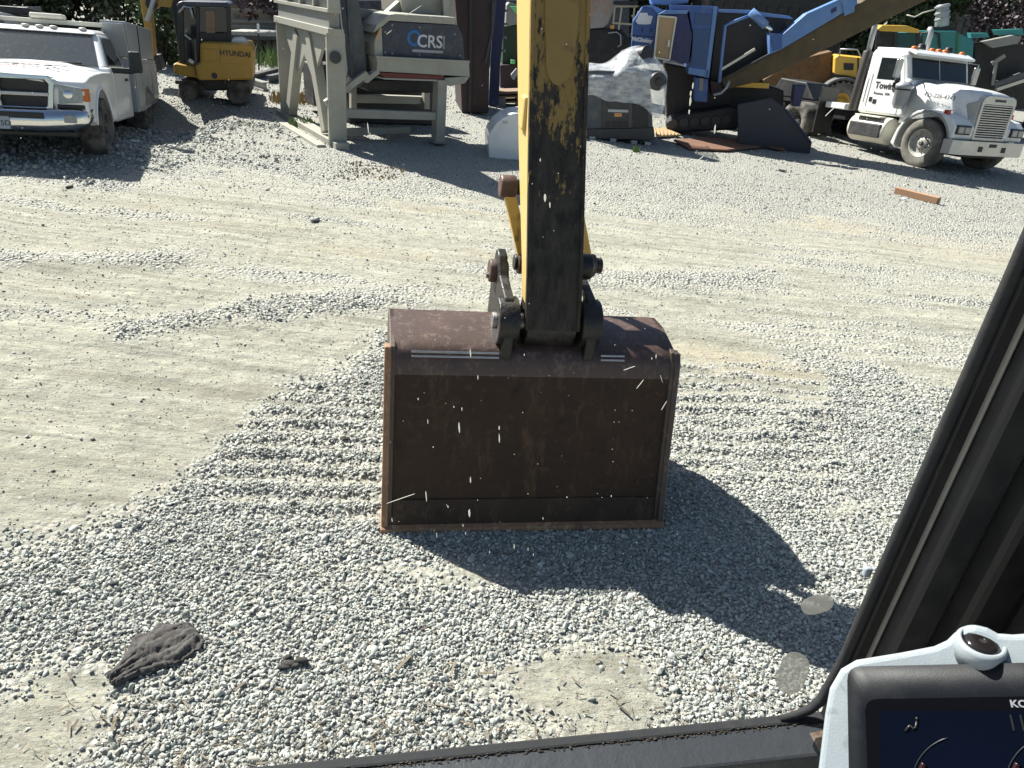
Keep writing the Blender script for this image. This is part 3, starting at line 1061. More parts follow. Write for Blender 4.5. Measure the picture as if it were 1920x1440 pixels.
# cutting edge
MB().prism([(-0.035, 0.0), (0.13, -0.012), (0.15, 0.02), (0.0, 0.032), (-0.03, 0.022)], 'x', -HW - .028, HW + .028).build('cutting_edge', 'bucket_edge', bk, 0.005)
# weld lines along the bend, sunlit lengths only, glint put into the bright colour
for a, b in ((-0.60, -0.19), (0.31, 0.43)):
    for dz in (0.0, 0.018):
        MB().prism([(0.1975 + dz * .55, 0.846 + dz), (0.2025 + dz * .55, 0.853 + dz), (0.198 + dz * .55, 0.857 + dz), (0.193 + dz * .55, 0.849 + dz)], 'x', a, b).build('weld_strip', 'weld_glint', bk, 0.0015)
# hinge ears
ear = [(0.20, 0.84), (0.19, 0.95), (0.215, 1.06), (0.28, 1.125), (0.37, 1.14), (0.48, 1.16), (0.56, 1.24), (0.63, 1.25), (0.68, 1.17), (0.72, 1.0), (0.74, 0.86), (0.5, 0.92), (0.35, 0.90)]
for sx in (-0.155, 0.245):
    MB().prism(ear, 'x', sx - .024, sx + .024).build('hinge_ear', 'grease', bk, 0.008)
    MB().cyl((sx - .05, .30, 1.0), (sx + .05, .30, 1.0), 0.115, n=28).build('pin_boss', 'grease', bk, 0.008)
MB().cyl((-0.225, .30, 1.0), (0.315, .30, 1.0), 0.04, n=20).build('hinge_pin', 'pin_steel', bk, 0.006)

# stick: box section, narrow end at the bucket
SB, STP = 0.30, 0.42                                                   # pivot depth, depth of the near face at the top
sec = [(1.0, 0.20, 0.36), (1.25, 0.25, 0.45), (1.75, 0.41, 0.74), (2.4, 0.61, 1.05), (3.0, 0.79, 1.3), (3.7, 1.0, 1.55)]


def lean(z):                                                            # the stick leans a little to the right
    return 0.050 - (z - 1.0) * 0.040


st = MB()
o_ = []
for z, a, b in sec:
    hw = 0.122 + (z - 1) * 0.001
    x = lean(z)
    o_.append([(x - hw, a, z), (x + hw, a, z), (x + hw, b, z), (x - hw, b, z)])
vs_ = [p for q in o_ for p in q]
fs_ = [(0, 3, 2, 1), tuple(len(vs_) - 4 + i for i in range(4))]
for i in range(len(sec) - 1):
    for k in range(4):
        fs_.append((4 * i + k, 4 * i + (k + 1) % 4, 4 * i + 4 + (k + 1) % 4, 4 * i + 4 + k))
st.add(vs_, fs_)
stick = st.build('stick', 'yellow_paint', arm, 0.012)
wp = MB()                                                               # near face: paint worn through
vs_, fs_ = [], []
for z, a, b in sec:
    hw = 0.122 + (z - 1) * 0.001 - .008
    x = lean(z)
    vs_ += [(x - hw, a - .004, z), (x + hw, a - .004, z), (x + hw, a + .004, z), (x - hw, a + .004, z)]
fs_ = [(0, 3, 2, 1), tuple(len(vs_) - 4 + i for i in range(4))]
for i in range(len(sec) - 1):
    for k in range(4):
        fs_.append((4 * i + k, 4 * i + (k + 1) % 4, 4 * i + 4 + (k + 1) % 4, 4 * i + 4 + k))
wp.add(vs_, fs_).build('worn_face', 'worn_stick', stick)
for sx in (-1, 1):                                                      # flange edges along the near face
    vs_ = []
    for z, a, b in sec:
        hw = 0.122 + (z - 1) * 0.001
        x = lean(z) + sx * hw
        vs_ += [(x - .009, a - .012, z), (x + .009, a - .012, z), (x + .009, a + .02, z), (x - .009, a + .02, z)]
    MB().add(vs_, fs_).build('flange', 'worn_stick', stick, 0.003)
# doubler plate with a rounded end welded on the near face
P = []
for i in range(13):
    t = math.pi * i / 12
    P.append((lean(2.15) - 0.062 * math.cos(t), 2.14 - 0.10 * math.sin(t)))
P = [(lean(3.0) - 0.085, 3.3), (lean(2.15) - 0.075, 2.3)] + P + [(lean(2.15) + 0.075, 2.3), (lean(3.0) + 0.085, 3.3)]


def near(z):
    return np.interp(z, [q[0] for q in sec], [q[1] for q in sec])


dv = [(x, float(near(z)) - .012, z) for x, z in P] + [(x, float(near(z)) - .003, z) for x, z in P]
m_ = len(P)
MB().add(dv, [tuple(range(m_)), tuple(range(2 * m_ - 1, m_ - 1, -1))] + [(i, i + m_, (i + 1) % m_ + m_, (i + 1) % m_) for i in range(m_)]).build('doubler_plate', 'doubler', stick, 0.003) if 'doubler' in MATS else None
# rounded end of the stick round the pin
MB().cyl((lean(1) - .121, .315, 1.0), (lean(1) + .121, .315, 1.0), 0.118, n=28).build('stick_end', 'grease', stick, 0.01)
MB().prism([(.193, 1.0), (.222, 1.13), (.40, 1.13), (.36, 1.0)], 'x', lean(1) - .126, lean(1) + .126).build('end_collar', 'worn_stick', stick, 0.01)
# hose clamp and small bracket on the left side
b0 = apt(984, 200, .62)
MB().box(b0.x - .016, b0.x + .03, .56, .66, b0.z - .10, b0.z + .05).build('bracket', 'yellow_paint', stick, 0.012)

# linkage in front of the stick (far side), seen past its left edge
LW = 0.82
a0, a1 = apt(952, 350, LW), apt(984, 492, LW - .04)
for dx in (0, 0.34):
    d = (a1 - a0).normalized()
    nn = Vector((d.z, 0, -d.x)).normalized() * 0.030
    yv = Vector((0, .035, 0))
    hx = [a0 - nn - yv, a0 + nn - yv, a0 + nn + yv, a0 - nn + yv, a1 - nn - yv, a1 + nn - yv, a1 + nn + yv, a1 - nn + yv]
    lk = MB().hexa([p + Vector((dx, 0, 0)) for p in hx]).build('tipping_link', 'worn_link', arm, 0.008) if 'worn_link' in MATS else MB().hexa([p + Vector((dx, 0, 0)) for p in hx]).build('tipping_link', 'yellow_paint', arm, 0.008)
    for p, r_, nm in ((a0, .058, 'link_boss'), (a1, .062, 'link_boss')):
        q = p + Vector((dx, 0, 0))
        MB().cyl(q + Vector((-.042, 0, 0)), q + Vector((.042, 0, 0)), r_, n=20).build(nm, 'brown_pin', lk, 0.01)
MB().cyl(a0 + Vector((-.01, 0, 0)), a0 + Vector((.36, 0, 0)), .04, n=16).build('link_pin', 'grease', arm, 0.006)
MB().cyl(a1 + Vector((-.06, 0, 0)), a1 + Vector((.42, 0, 0)), .042, n=16).build('link_pin', 'grease', arm, 0.006)
# bucket cylinder along the far side
c0, c1 = Vector((-0.02, 1.25, 3.4)), Vector((0.03, .70, a1.z))
MB().cyl(c0, c0.lerp(c1, .62), .06, n=20).build('bucket_cylinder', 'yellow_paint', arm, 0.004)
MB().cyl(c0.lerp(c1, .6), c1, .034, n=16).build('cylinder_rod', 'chrome', arm)
# push link down to the bucket ears
p0, p1 = apt(944, 508, .60), apt(952, 632, .52)
for dx in (0.0, 0.31):
    v = Vector((dx, 0, 0))
    q0, q1 = p0 + v, p1 + v
    pl_ = []
    for i in range(11):
        t = math.pi * i / 10
        pl_.append((q0.y + .05 * math.cos(t), q0.z + .05 * math.sin(t)))
    for i in range(11):
        t = math.pi + math.pi * i / 10
        pl_.append((q1.y + .062 * math.cos(t), q1.z + .062 * math.sin(t)))
    hl = MB()
    k = len(pl_)
    for sgn in (-1, 1):
        pass
    vsn = []
    for off in (-.022, .022):
        for j, (a, b) in enumerate(pl_):
            f = (q0.z - b) / max(1e-3, (q0.z - q1.z))
            vsn.append((q0.x + (q1.x - q0.x) * min(1, max(0, f)) + off, a, b))
    hl.add(vsn, [tuple(range(k)), tuple(range(2 * k - 1, k - 1, -1))] + [(i, i + k, (i + 1) % k + k, (i + 1) % k) for i in range(k)])
    ho = hl.build('push_link', 'pin_steel', arm, 0.008)
    MB().cyl(q1 + Vector((-.045, 0, 0)), q1 + Vector((.045, 0, 0)), .062, n=24).build('link_boss', 'pin_steel', ho, 0.01)
    MB().cyl(q1 + Vector((-.052, 0, 0)), q1 + Vector((.052, 0, 0)), .036, n=20).build('pin_head', 'grease', ho, 0.004)
    MB().cyl(q0 + Vector((-.075 if dx == 0 else .02, 0, 0)), q0 + Vector((-.02 if dx == 0 else .075, 0, 0)), .058, n=24).build('link_boss', 'brown_pin', ho, 0.008)
    MB().cyl(q0 + Vector((-.09 if dx == 0 else .07, -.02, -.02)), q0 + Vector((-.06 if dx == 0 else .1, -.02, -.02)), .014, n=10).build('bolt', 'pin_steel', ho, 0.003)
MB().cyl(p1 + Vector((0, 0, 0)), p1 + Vector((.31, 0, 0)), .035, n=16).build('link_pin', 'grease', arm)
# boss on the right side of the stick
r0 = apt(1092, 500, .42)
MB().cyl((r0.x - .03, .42, r0.z), (r0.x + .045, .42, r0.z), .062, n=24).build('pivot_boss', 'grease', stick, 0.012)
MB().cyl((r0.x + .04, .42, r0.z), (r0.x + .058, .42, r0.z), .026, n=6).build('bolt', 'pin_steel', stick, 0.004)
# ------------------------------------------------------------------ our own cab: pillar, sill, glass and the monitor
CORN = Vector((0.398, 0.626, 1.636))
cab = bpy.data.objects.new('excavator_cab', None)
COL.objects.link(cab)
cab.matrix_world = Matrix.Translation(CORN) @ Matrix.Rotation(AY, 4, 'Z')
tag(cab, 'black excavator cab frame and windscreen around the view, right pillar and bottom sill', 'cab')
LN = -0.055                                                    # windscreen leans back a little


def up(u, wv, z):
    return (u, wv + LN * z, z)


def strip(u0, u1, w0, w1, z0, z1):                            # an upright bar that follows the pillar's lean
    return [up(u0, w0, z0), up(u1, w0, z0), up(u1, w1, z0), up(u0, w1, z0), up(u0, w0, z1), up(u1, w0, z1), up(u1, w1, z1), up(u0, w1, z1)]


# sill bar
MB().box(-1.25, 0.012, -0.050, -0.006, -0.047, -0.012).build('sill_bar', 'sill_paint', cab, 0.004)
MB().box(-1.25, 0.004, -0.008, 0.006, -0.030, -0.010).build('sill_gasket', 'rubber_seal', cab, 0.003)
# grime caught along the gasket
gr = MB()
rg = random.Random(3)
for i in range(900):
    u = -1.2 + 1.2 * rg.random()
    dens = 1.0 if u > -0.75 else 0.4
    if rg.random() > dens:
        continue
    c = (u, -0.0085 + rg.uniform(-.003, .003), -0.0115 + rg.uniform(-.001, .0015))
    q = rg.uniform(.0003, .0012)
    gr.ball(c, (q * rg.uniform(1, 3), q, q * .6), 5, 3)
tag(gr.build('grime', 'dirt_crust', cab), None, None, kind='stuff')
# pillar seal, curving into the sill at the corner
pts = [(-0.055, 0.0, -0.010), (-0.035, 0.0, -0.007), (-0.018, 0.0, 0.002), (-0.008, 0.0, 0.016), (-0.004, 0, .035)] + [up(-0.002, 0, z) for z in (0.08, 0.2, 0.4, 0.6, 0.8, 1.0, 1.3)]
MB().tube(pts, [.004, .005, .0058, .0062, .0064] + [.0064] * 7, 12).build('pillar_seal', 'rubber_seal', cab)
MB().hexa(strip(0.0, 0.0122, -0.012, 0.002, -0.03, 1.3)).build('gap_strip', 'cab_black', cab)
MB().hexa(strip(0.0125, 0.0158, -0.016, -0.004, -0.03, 1.3)).build('trim_strip', 'trim_strip', cab, 0.001)
MB().hexa(strip(0.0172, 0.062, -0.034, 0.01, -0.75, 1.3)).build('pillar', 'cab_pillar', cab, 0.006) if 'cab_pillar' in MATS else None
MB().hexa(strip(0.060, 0.13, -0.06, 0.02, -0.75, 1.3)).build('pillar_return', 'cab_black', cab, 0.008)
# side trim that runs back beside the operator, with moulded ribs
MB().hexa(strip(0.105, 0.14, -0.30, -0.055, -0.75, 1.3)).build('side_trim', 'cab_black', cab, 0.01)
for k, (a, wd, hh) in enumerate(((-0.085, .006, .006), (-0.115, .004, .004), (-0.155, .010, .010), (-0.182, .006, .006), (-0.24, .012, .012))):
    MB().hexa(strip(0.105 - hh, 0.107, a - wd, a, -0.7, 1.25)).build('trim_rib', 'cab_rib', cab, 0.002) if 'cab_rib' in MATS else None
# lower frame under the sill at the corner
MB().box(-0.012, 0.06, -0.045, 0.0, -0.75, -0.046).build('lower_post', 'cab_black', cab, 0.006)
# windscreen and lower window panes
pane = MB().hexa(strip(-1.25, -0.004, 0.004, 0.009, -0.008, 1.3)).build('windscreen', 'clear_pane', cab)
MB().box(-1.25, -0.012, -0.012, -0.007, -0.7, -0.048).build('lower_window', 'clear_pane', cab)
# rusty corner
MB().prism([(-0.028, -0.046), (0.012, -0.046), (0.018, 0.01), (0.006, 0.016), (-0.004, -0.008), (-0.028, -0.011)], 'y', -0.0525, -0.020).build('corner_bracket', 'rusty_corner', cab, 0.003) if 'rusty_corner' in MATS else None

CI = cab.matrix_world.inverted()


def gpt(x, y, lift=0.0):                                     # pixel -> spot on the inner face of the windscreen
    c, d = CI @ CO, CI.to_3x3() @ ray(x, y)
    # plane w = 0.004 + LN*z
    k = (0.003 - lift + LN * c.z - c.y) / (d.y - LN * d.z)
    return c + d * k


# dried drips and specks on the glass
sp = MB()
rg = random.Random(9)


def fleck(x, y, wd, ln, tilt=0.0):
    p = gpt(x, y)
    a = wd / FPX * 0.4
    b = ln / FPX * 0.65
    dz = Vector((math.sin(tilt), LN * math.cos(tilt), math.cos(tilt)))
    dx = Vector((math.cos(tilt), 0, -math.sin(tilt)))
    k = 7
    vs_ = []
    for i in range(k):
        t = 2 * math.pi * i / k
        vs_.append(p + dx * (a / 2 * math.cos(t) * rg.uniform(.6, 1.1)) + dz * (b / 2 * math.sin(t) * rg.uniform(.75, 1.1)))
    sp.add(vs_ + [v + Vector((0, -.0005, 0)) for v in vs_], [tuple(range(k)), tuple(range(2 * k - 1, k - 1, -1))] + [(i, i + k, (i + 1) % k + k, (i + 1) % k) for i in range(k)])


for x, y, wd, ln in ((861, 802, 5, 26), (882, 662, 4, 18), (936, 802, 4, 10), (936, 822, 4, 22), (799, 930, 4, 30), (882, 900, 4, 16), (880, 962, 7, 22), (819, 1003, 3, 14), (802, 790, 3, 12), (866, 767, 3, 8), (851, 763, 3, 4), (896, 707, 3, 10), (784, 748, 3, 5), (983, 665, 3, 4), (964, 1024, 4, 16), (990, 1030, 3, 10), (735, 975, 3, 10), (873, 1000, 3, 8), (812, 838, 3, 3), (1146, 930, 3, 5), (1230, 668, 3, 8), (1222, 672, 3, 5), (868, 985, 3, 8), (840, 950, 3, 7), (1018, 972, 3, 6), (1063, 932, 3, 4), (1000, 1040, 3, 6), (918, 1035, 3, 6), (1299, 160, 3, 10), (1295, 175, 5, 8), (1294, 190, 5, 16), (1292, 210, 4, 8), (690, 240, 3, 16), (694, 255, 3, 10), (1022, 370, 6, 14), (1031, 385, 4, 10), (1340, 243, 4, 14), (1092, 560, 3, 10), (1013, 300, 3, 5)):
    fleck(x, y, wd, ln, -0.07)
for i in range(60):
    x, y = rg.uniform(700, 1300), rg.uniform(560, 1100)
    fleck(x, y, rg.uniform(.8, 2.0), rg.uniform(.8, 2.6))
for i in range(60):
    fleck(rg.uniform(0, 1750), rg.uniform(0, 560), rg.uniform(.8, 1.8), rg.uniform(.8, 2.2))
for x, y, ln, tl in ((1555, 210, 20, .7), (1310, 300, 22, .8), (775, 20, 26, 1.0), (730, 60, 10, .9), (1245, 760, 22, .35), (1200, 720, 20, .5), (1240, 710, 20, -.4), (1180, 690, 26, 1.2), (750, 935, 60, 1.2), (500, 890, 14, .6)):
    fleck(x, y, 1.6, ln, tl)
tag(sp.build('dried_splash', 'dried_splash', pane), 'dried white drips and specks on the glass', None, kind='stuff')
# two flat grey ovals low on the right of the glass
for cx, cy, rx, ry, tl in ((1532, 1133, 31, 17, -.25), (1486, 1262, 28, 40, .35)):
    vs_ = []
    for i in range(20):
        t = 2 * math.pi * i / 20
        ex = rx * abs(math.cos(t)) ** .8 * (1 if math.cos(t) > 0 else -1)
        ey = ry * abs(math.sin(t)) ** .8 * (1 if math.sin(t) > 0 else -1)
        vs_.append(gpt(cx + ex * math.cos(tl) - ey * math.sin(tl), cy + ex * math.sin(tl) + ey * math.cos(tl)))
    MB().add(vs_ + [v + Vector((0, -.0006, 0)) for v in vs_], [tuple(range(20)), tuple(range(39, 19, -1))] + [(i, i + 20, (i + 1) % 20 + 20, (i + 1) % 20) for i in range(20)]).build('grey_oval', 'grey_film', pane)
# pale clip on the seal
MB().box(-0.013, -0.004, -.003, .003, 0.207, 0.219).build('glass_clip', 'plate_paint', cab, .002)

# monitor
MD = 0.56
mon = bpy.data.objects.new('dashboard_monitor', None)
COL.objects.link(mon)
tag(mon, 'light grey dashboard monitor with dark screen at the foot of the cab pillar', 'monitor')
mc = D(1760, 1350, MD)
_z = -ray(1720, 1300).normalized()                           # the screen faces the operator
_x = (CR - _z * CR.dot(_z)).normalized()
_y = _z.cross(_x)
mon.matrix_world = Matrix(((_x.x, _y.x, _z.x, mc.x), (_x.y, _y.y, _z.y, mc.y), (_x.z, _y.z, _z.z, mc.z), (0, 0, 0, 1)))
MI = mon.matrix_world.inverted()
KP = MD / FPX


def mq(x, y):
    c, d = MI @ CO, MI.to_3x3() @ ray(x, y)
    p = c - d * (c.z / d.z)
    return (p.x, p.y)


def mp(pix):
    return [mq(x, y) for x, y in pix]


def rnd(P, r, n=4):                                         # round the corners of a polygon
    o = []
    m_ = len(P)
    for i in range(m_):
        p, a, b = Vector(P[i]), Vector(P[i - 1]), Vector(P[(i + 1) % m_])
        d0, d1 = (a - p), (b - p)
        q = min(r, d0.length * .45, d1.length * .45)
        s0, s1 = p + d0.normalized() * q, p + d1.normalized() * q
        for k in range(n + 1):
            t = k / n
            o.append(tuple(s0 * (1 - t) ** 2 + p * 2 * t * (1 - t) + s1 * t * t))
    return o


shell = mp([(1526, 1620), (1534, 1440), (1546, 1340), (1555, 1290), (1576, 1254), (1605, 1237), (1690, 1223), (1752, 1211), (1776, 1200), (1790, 1186), (1808, 1175), (1830, 1171), (1852, 1176), (1872, 1187), (1900, 1189), (2040, 1180), (2040, 1620)])
MB().prism(shell, 'z', -0.055, 0.0).build('monitor_shell', 'monitor_shell', mon, 0.0045, 3)
bez = rnd(mp([(1594, 1600), (1588, 1250), (2030, 1240), (2030, 1600)]), 26 * KP)
scr = rnd(mp([(1632, 1580), (1622, 1311), (2020, 1304), (2020, 1580)]), 22 * KP)
# bezel: raised frame that slopes in to the screen
nb = len(bez)
vs_ = [(x, y, 0.0) for x, y in bez] + [(x * .992 + .0006, y * .992, 0.006) for x, y in bez] + [(x, y, 0.0025) for x, y in scr]
MB().add(vs_, [(i, (i + 1) % nb, (i + 1) % nb + nb, i + nb) for i in range(nb)] + [(i + nb, (i + 1) % nb + nb, (i + 1) % nb + 2 * nb, i + 2 * nb) for i in range(nb)], True).build('bezel', 'monitor_bezel', mon)
MB().prism(scr, 'z', 0.0005, 0.0024).build('screen_glass', 'screen_glass', mon)
MB().prism(mp([(1652, 1560), (1650, 1333), (2010, 1333), (2010, 1560)]), 'z', 0.0024, 0.0029).build('display', 'screen_blue', mon)
text('screen_lettering', 'KOMATSU', 17 * KP, 'screen_brand', mon, Matrix.Translation((*mq(1893, 1320), .0026)), 0.0002, 'LEFT', 1.1, .0002)
text('clock_digits', '11:', 38 * KP, 'screen_olive', mon, Matrix.Translation((*mq(1888, 1356), .0031)), 0.0002, 'LEFT', .8)


def arc(cx, cy, r, a0, a1, wd, m_, nm):
    P = [(*mq(cx + r * math.cos(R(a0 + (a1 - a0) * i / 16)), cy - r * math.sin(R(a0 + (a1 - a0) * i / 16))), .0032) for i in range(17)]
    MB().tube(P, wd * KP / 2, 5).build(nm, m_, mon)


arc(1800, 1470, 90, 105, 175, 2.2, 'screen_dim', 'gauge_arc')
arc(1800, 1470, 78, 150, 178, 12, 'screen_red', 'gauge_arc')
arc(1975, 1470, 90, 105, 175, 2.2, 'screen_dim', 'gauge_arc')
arc(1975, 1470, 78, 150, 178, 12, 'screen_red', 'gauge_arc')
ic = [(1697, 1370), (1706, 1360), (1712, 1366), (1717, 1363), (1719, 1352)]
MB().tube([(*mq(x, y), .0033) for x, y in ic], 2.2 * KP, 6).build('belt_icon', 'screen_olive', mon)
MB().ball((*mq(1719, 1347), .0032), 3 * KP, 8, 5).build('belt_icon', 'screen_olive', mon)
# hooded round lens on the top edge
lc = Vector((*mq(1842, 1201), 0.002))
hood = bpy.data.objects.new('tmp', None)
lm = Matrix.Translation(lc) @ Matrix.Rotation(R(-42), 4, 'X') @ Matrix.Rotation(R(18), 4, 'Y')
bpy.data.objects.remove(hood)
for nm, prof_, m_ in (('lens_housing', [(.0185, -.022), (.0175, -.003), (.0155, .0), (.0136, -.0005), (.0134, -.004), (.0134, -.02)], 'monitor_shell'), ('lens', [(.0001, .0012), (.006, .0008), (.010, -.0002), (.0133, -.003), (.0133, -.015), (.0001, -.015)], 'lens_dark')):
    mb_ = MB().lathe(prof_, (0, 0, 0), 'z', 36)
    mb_.v = [tuple(lm @ Vector(v)) for v in mb_.v]
    mb_.build(nm, m_, mon)
# stalk that carries the monitor, down out of the frame
MB().box(.03, .09, -.30, -.06, -.075, -.054).build('monitor_stalk', 'black_plastic', mon, .006)
# ------------------------------------------------------------------ wheels shared by the trucks
def wheel(parent, c, r, wd, rim_r, side, tm, rm, hub='rim_dark', lug=True, blocks=0, holes=0):
    """c: hub centre; axle along local y; side: +1 faces +y"""
    x, y, z = c
    h = wd / 2
    pr = [(rim_r, -h * .8), (rim_r * 1.06, -h), (r * .93, -h), (r * .985, -h * .8), (r, -h * .5), (r, h * .5), (r * .985, h * .8), (r * .93, h), (rim_r * 1.06, h), (rim_r, h * .8)]
    W = bpy.data.objects.new('wheel', None)
    COL.objects.link(W)
    W.parent = parent
    W.location = c
    mb = MB().lathe(pr, (0, 0, 0), 'y', 40)
    if blocks:
        for i in range(blocks):
            t = 2 * math.pi * i / blocks
            ct, sn = math.cos(t), math.sin(t)
            for sd in (-1, 1):
                t2 = t + (0.5 * 2 * math.pi / blocks if sd > 0 else 0)
                ct, sn = math.cos(t2), math.sin(t2)
                a, b = (-h * 1.02, -h * .08) if sd < 0 else (h * .08, h * 1.02)
                r0, r1, wt = r * .94, r * 1.035, r * math.pi / blocks * .5
                P = []
                for rr_ in (r0, r1):
                    for u, v in ((-wt, a), (wt, a), (wt, b), (-wt, b)):
                        P.append((rr_ * ct - u * sn, v, rr_ * sn + u * ct))
                mb.hexa(P)
    mb.build('tyre', tm, W)
    o = side * h
    rp = [(rim_r * 1.0, o * .82), (rim_r * 1.03, o * .9), (rim_r * .97, o * .93), (rim_r * .9, o * .78), (rim_r * .82, o * .25), (rim_r * .5, o * .32), (rim_r * .34, o * .62), (rim_r * .2, o * .66), (0.002, o * .66), (0.002, o * .1), (rim_r * .9, o * .1)]
    MB().lathe(rp, (0, 0, 0), 'y', 36).build('rim', rm, W)
    if lug:
        hb = MB().lathe([(.001, o * .98), (rim_r * .14, o * .96), (rim_r * .17, o * .85), (rim_r * .18, o * .5), (.001, o * .5)], (0, 0, 0), 'y', 20)
        for i in range(10):
            t = 2 * math.pi * i / 10
            hb.cyl((rim_r * .44 * math.cos(t), o * .36, rim_r * .44 * math.sin(t)), (rim_r * .44 * math.cos(t), o * .66, rim_r * .44 * math.sin(t)), rim_r * .055, n=6)
        hb.build('hub', hub, W)
    return W


def arch(cx, cz, r, a0, a1, n=14):
    return [(cx + r * math.cos(R(a0 + (a1 - a0) * i / n)), cz + r * math.sin(R(a0 + (a1 - a0) * i / n))) for i in range(n + 1)]


# ------------------------------------------------------------------ white service pickup
PH = math.atan2(-0.953, 0.303)                       # heading towards the excavator
pw = G(200, 284)
_f = Vector((math.cos(PH), math.sin(PH), 0))
_l = Vector((-_f.y, _f.x, 0))
org = Vector((pw.x, pw.y, 0)) - _l * 0.90
pk = thing('service_pickup', 'white service pickup with chrome grille, lettered hood and grey tool body', 'pickup truck', (org.x, org.y, SLOPE * org.x - .14), PH, 0.45)
pk.matrix_world = pk.matrix_world @ Matrix.Rotation(R(-5.8), 4, 'Y') @ Matrix.Scale(.94, 4)            # nose up: the stone falls away behind it
for sy in (1, -1):
    wheel(pk, (0, sy * .88, .41), .41, .28, .24, sy, 'tyre', 'rim_dark')
    wheel(pk, (-3.65, sy * .86, .41), .41, .34, .24, sy, 'tyre', 'rim_dark')
# body shell: fenders with wheel arches, core, doors
core = MB().prism([(.78, .62), (.80, 1.02), (.70, 1.04), (-.85, 1.10), (-.85, .5), (-.1, .5)], 'y', -.66, .66).build('engine_bay', 'black_steel', pk)
for sy in (1, -1):
    pf = [(.86, .62), (.87, .93), (.80, 1.03), (.55, 1.08), (.2, 1.11), (-.3, 1.13), (-.86, 1.13), (-.86, .48), (-.56, .46)] + arch(0, .41, .52, 172, 8)[1:] + [(.55, .52)]
    a, b = sorted((sy * .60, sy * .985))
    fen = MB().prism(pf, 'y', a, b).build('fender', 'truck_white', pk, .05, 3)
    lip = arch(0, .41, .535, 170, 10)
    MB().tube([(x, sy * .985, z) for x, z in lip], .025, 8).build('arch_lip', 'truck_white', fen)
# hood: crowned sheet with a raised centre
hd = MB()
xs = [(.915, 1.045, .62), (.88, 1.065, .74), (.70, 1.09, .80), (.35, 1.125, .82), (-.1, 1.16, .84), (-.5, 1.19, .86), (-.84, 1.21, .88)]
ys = [-1, -.82, -.6, -.5, -.2, 0, .2, .5, .6, .82, 1]
zz = [-.075, -.035, -.012, .012, .026, .03, .026, .012, -.012, -.035, -.075]
g_ = []
for x, z, hw in xs:
    for yv, dz in zip(ys, zz):
        g_.append((x - .06 * abs(yv) ** 3 * (1 if x > .5 else 0), yv * hw, z + dz))
m_ = len(ys)
hd.add(g_, [(i * m_ + j, i * m_ + j + 1, (i + 1) * m_ + j + 1, (i + 1) * m_ + j) for i in range(len(xs) - 1) for j in range(m_ - 1)], True)
hood = hd.build('hood', 'truck_white', pk)
sol = hood.modifiers.new('thickness', 'SOLIDIFY')
sol.thickness = .03
tm_ = face_mat((.12, 0.06, 1.186), (0, 1, 0.0), (-1, 0, .072))
text('hood_lettering', 'VERHEULEN', .17, 'black_text', hood, tm_, .002, 'CENTER', 1.3)


def strokes(name, m_, parent, mw, n, pitch, hgt, wd, bow=0.0):
    """a line of writing too small to read in the photograph: a row of slanted strokes"""
    t = MB()
    for i in range(n):
        u = (i - (n - 1) / 2) * pitch
        z = -bow * (u / (n * pitch / 2)) ** 2
        for q_ in (0, .45):
            t.hexa([mw @ Vector(p_) for p_ in ((u + q_ * pitch - wd, z - hgt / 2, 0), (u + q_ * pitch, z - hgt / 2, 0), (u + q_ * pitch + wd * .8, z + hgt / 2, 0), (u + q_ * pitch - wd * .2, z + hgt / 2, 0), (u + q_ * pitch - wd, z - hgt / 2, .003), (u + q_ * pitch, z - hgt / 2, .003), (u + q_ * pitch + wd * .8, z + hgt / 2, .003), (u + q_ * pitch - wd * .2, z + hgt / 2, .003))])
    return tag(t.build(name, m_, parent), None, None, kind='stuff')


strokes('hood_lettering', 'red_text', hood, face_mat((-.16, 0.0, 1.208), (0, 1, 0), (-1, 0, .072)), 12, .095, .09, .022, .06)
strokes('hood_lettering', 'red_text', hood, face_mat((.36, -0.05, 1.168), (0, 1, 0), (-1, 0, .072)), 7, .085, .07, .022)
# cab
cb = MB()
cb.prism([(-.84, .5), (-.84, 1.14), (-.88, 1.19), (-2.38, 1.19), (-2.38, .45), (-1.0, .45)], 'y', -.975, .975)
cabp = cb.build('cab', 'truck_white', pk, .045, 3)
gh = [(-.86, -.93, 1.17), (-.86, .93, 1.17), (-2.36, .93, 1.17), (-2.36, -.93, 1.17), (-1.50, -.76, 1.64), (-1.50, .76, 1.64), (-2.30, .76, 1.65), (-2.30, -.76, 1.65)]
MB().hexa(gh).build('greenhouse', 'truck_white', cabp, .05, 3)
rf = MB().hexa([(-1.40, -.75, 1.625), (-1.40, .75, 1.625), (-2.32, .77, 1.63), (-2.32, -.77, 1.63), (-1.53, -.68, 1.69), (-1.53, .68, 1.69), (-2.25, .70, 1.705), (-2.25, -.70, 1.705)]).build('roof', 'truck_white', cabp, .04, 3)
for yv in (-.56, -.18, 0.0, .18, .56):
    MB().ball((-1.53, yv, 1.695), (.05, .055, .022), 10, 6).build('roof_marker', 'cream_plastic', rf)


def quad_pane(P, out, th=.012):
    o = Vector(out)
    return MB().hexa([Vector(p) + o * .004 for p in P] + [Vector(p) + o * (.004 + th) for p in P])


def lerp3(a, b, t):
    return Vector(a).lerp(Vector(b), t)


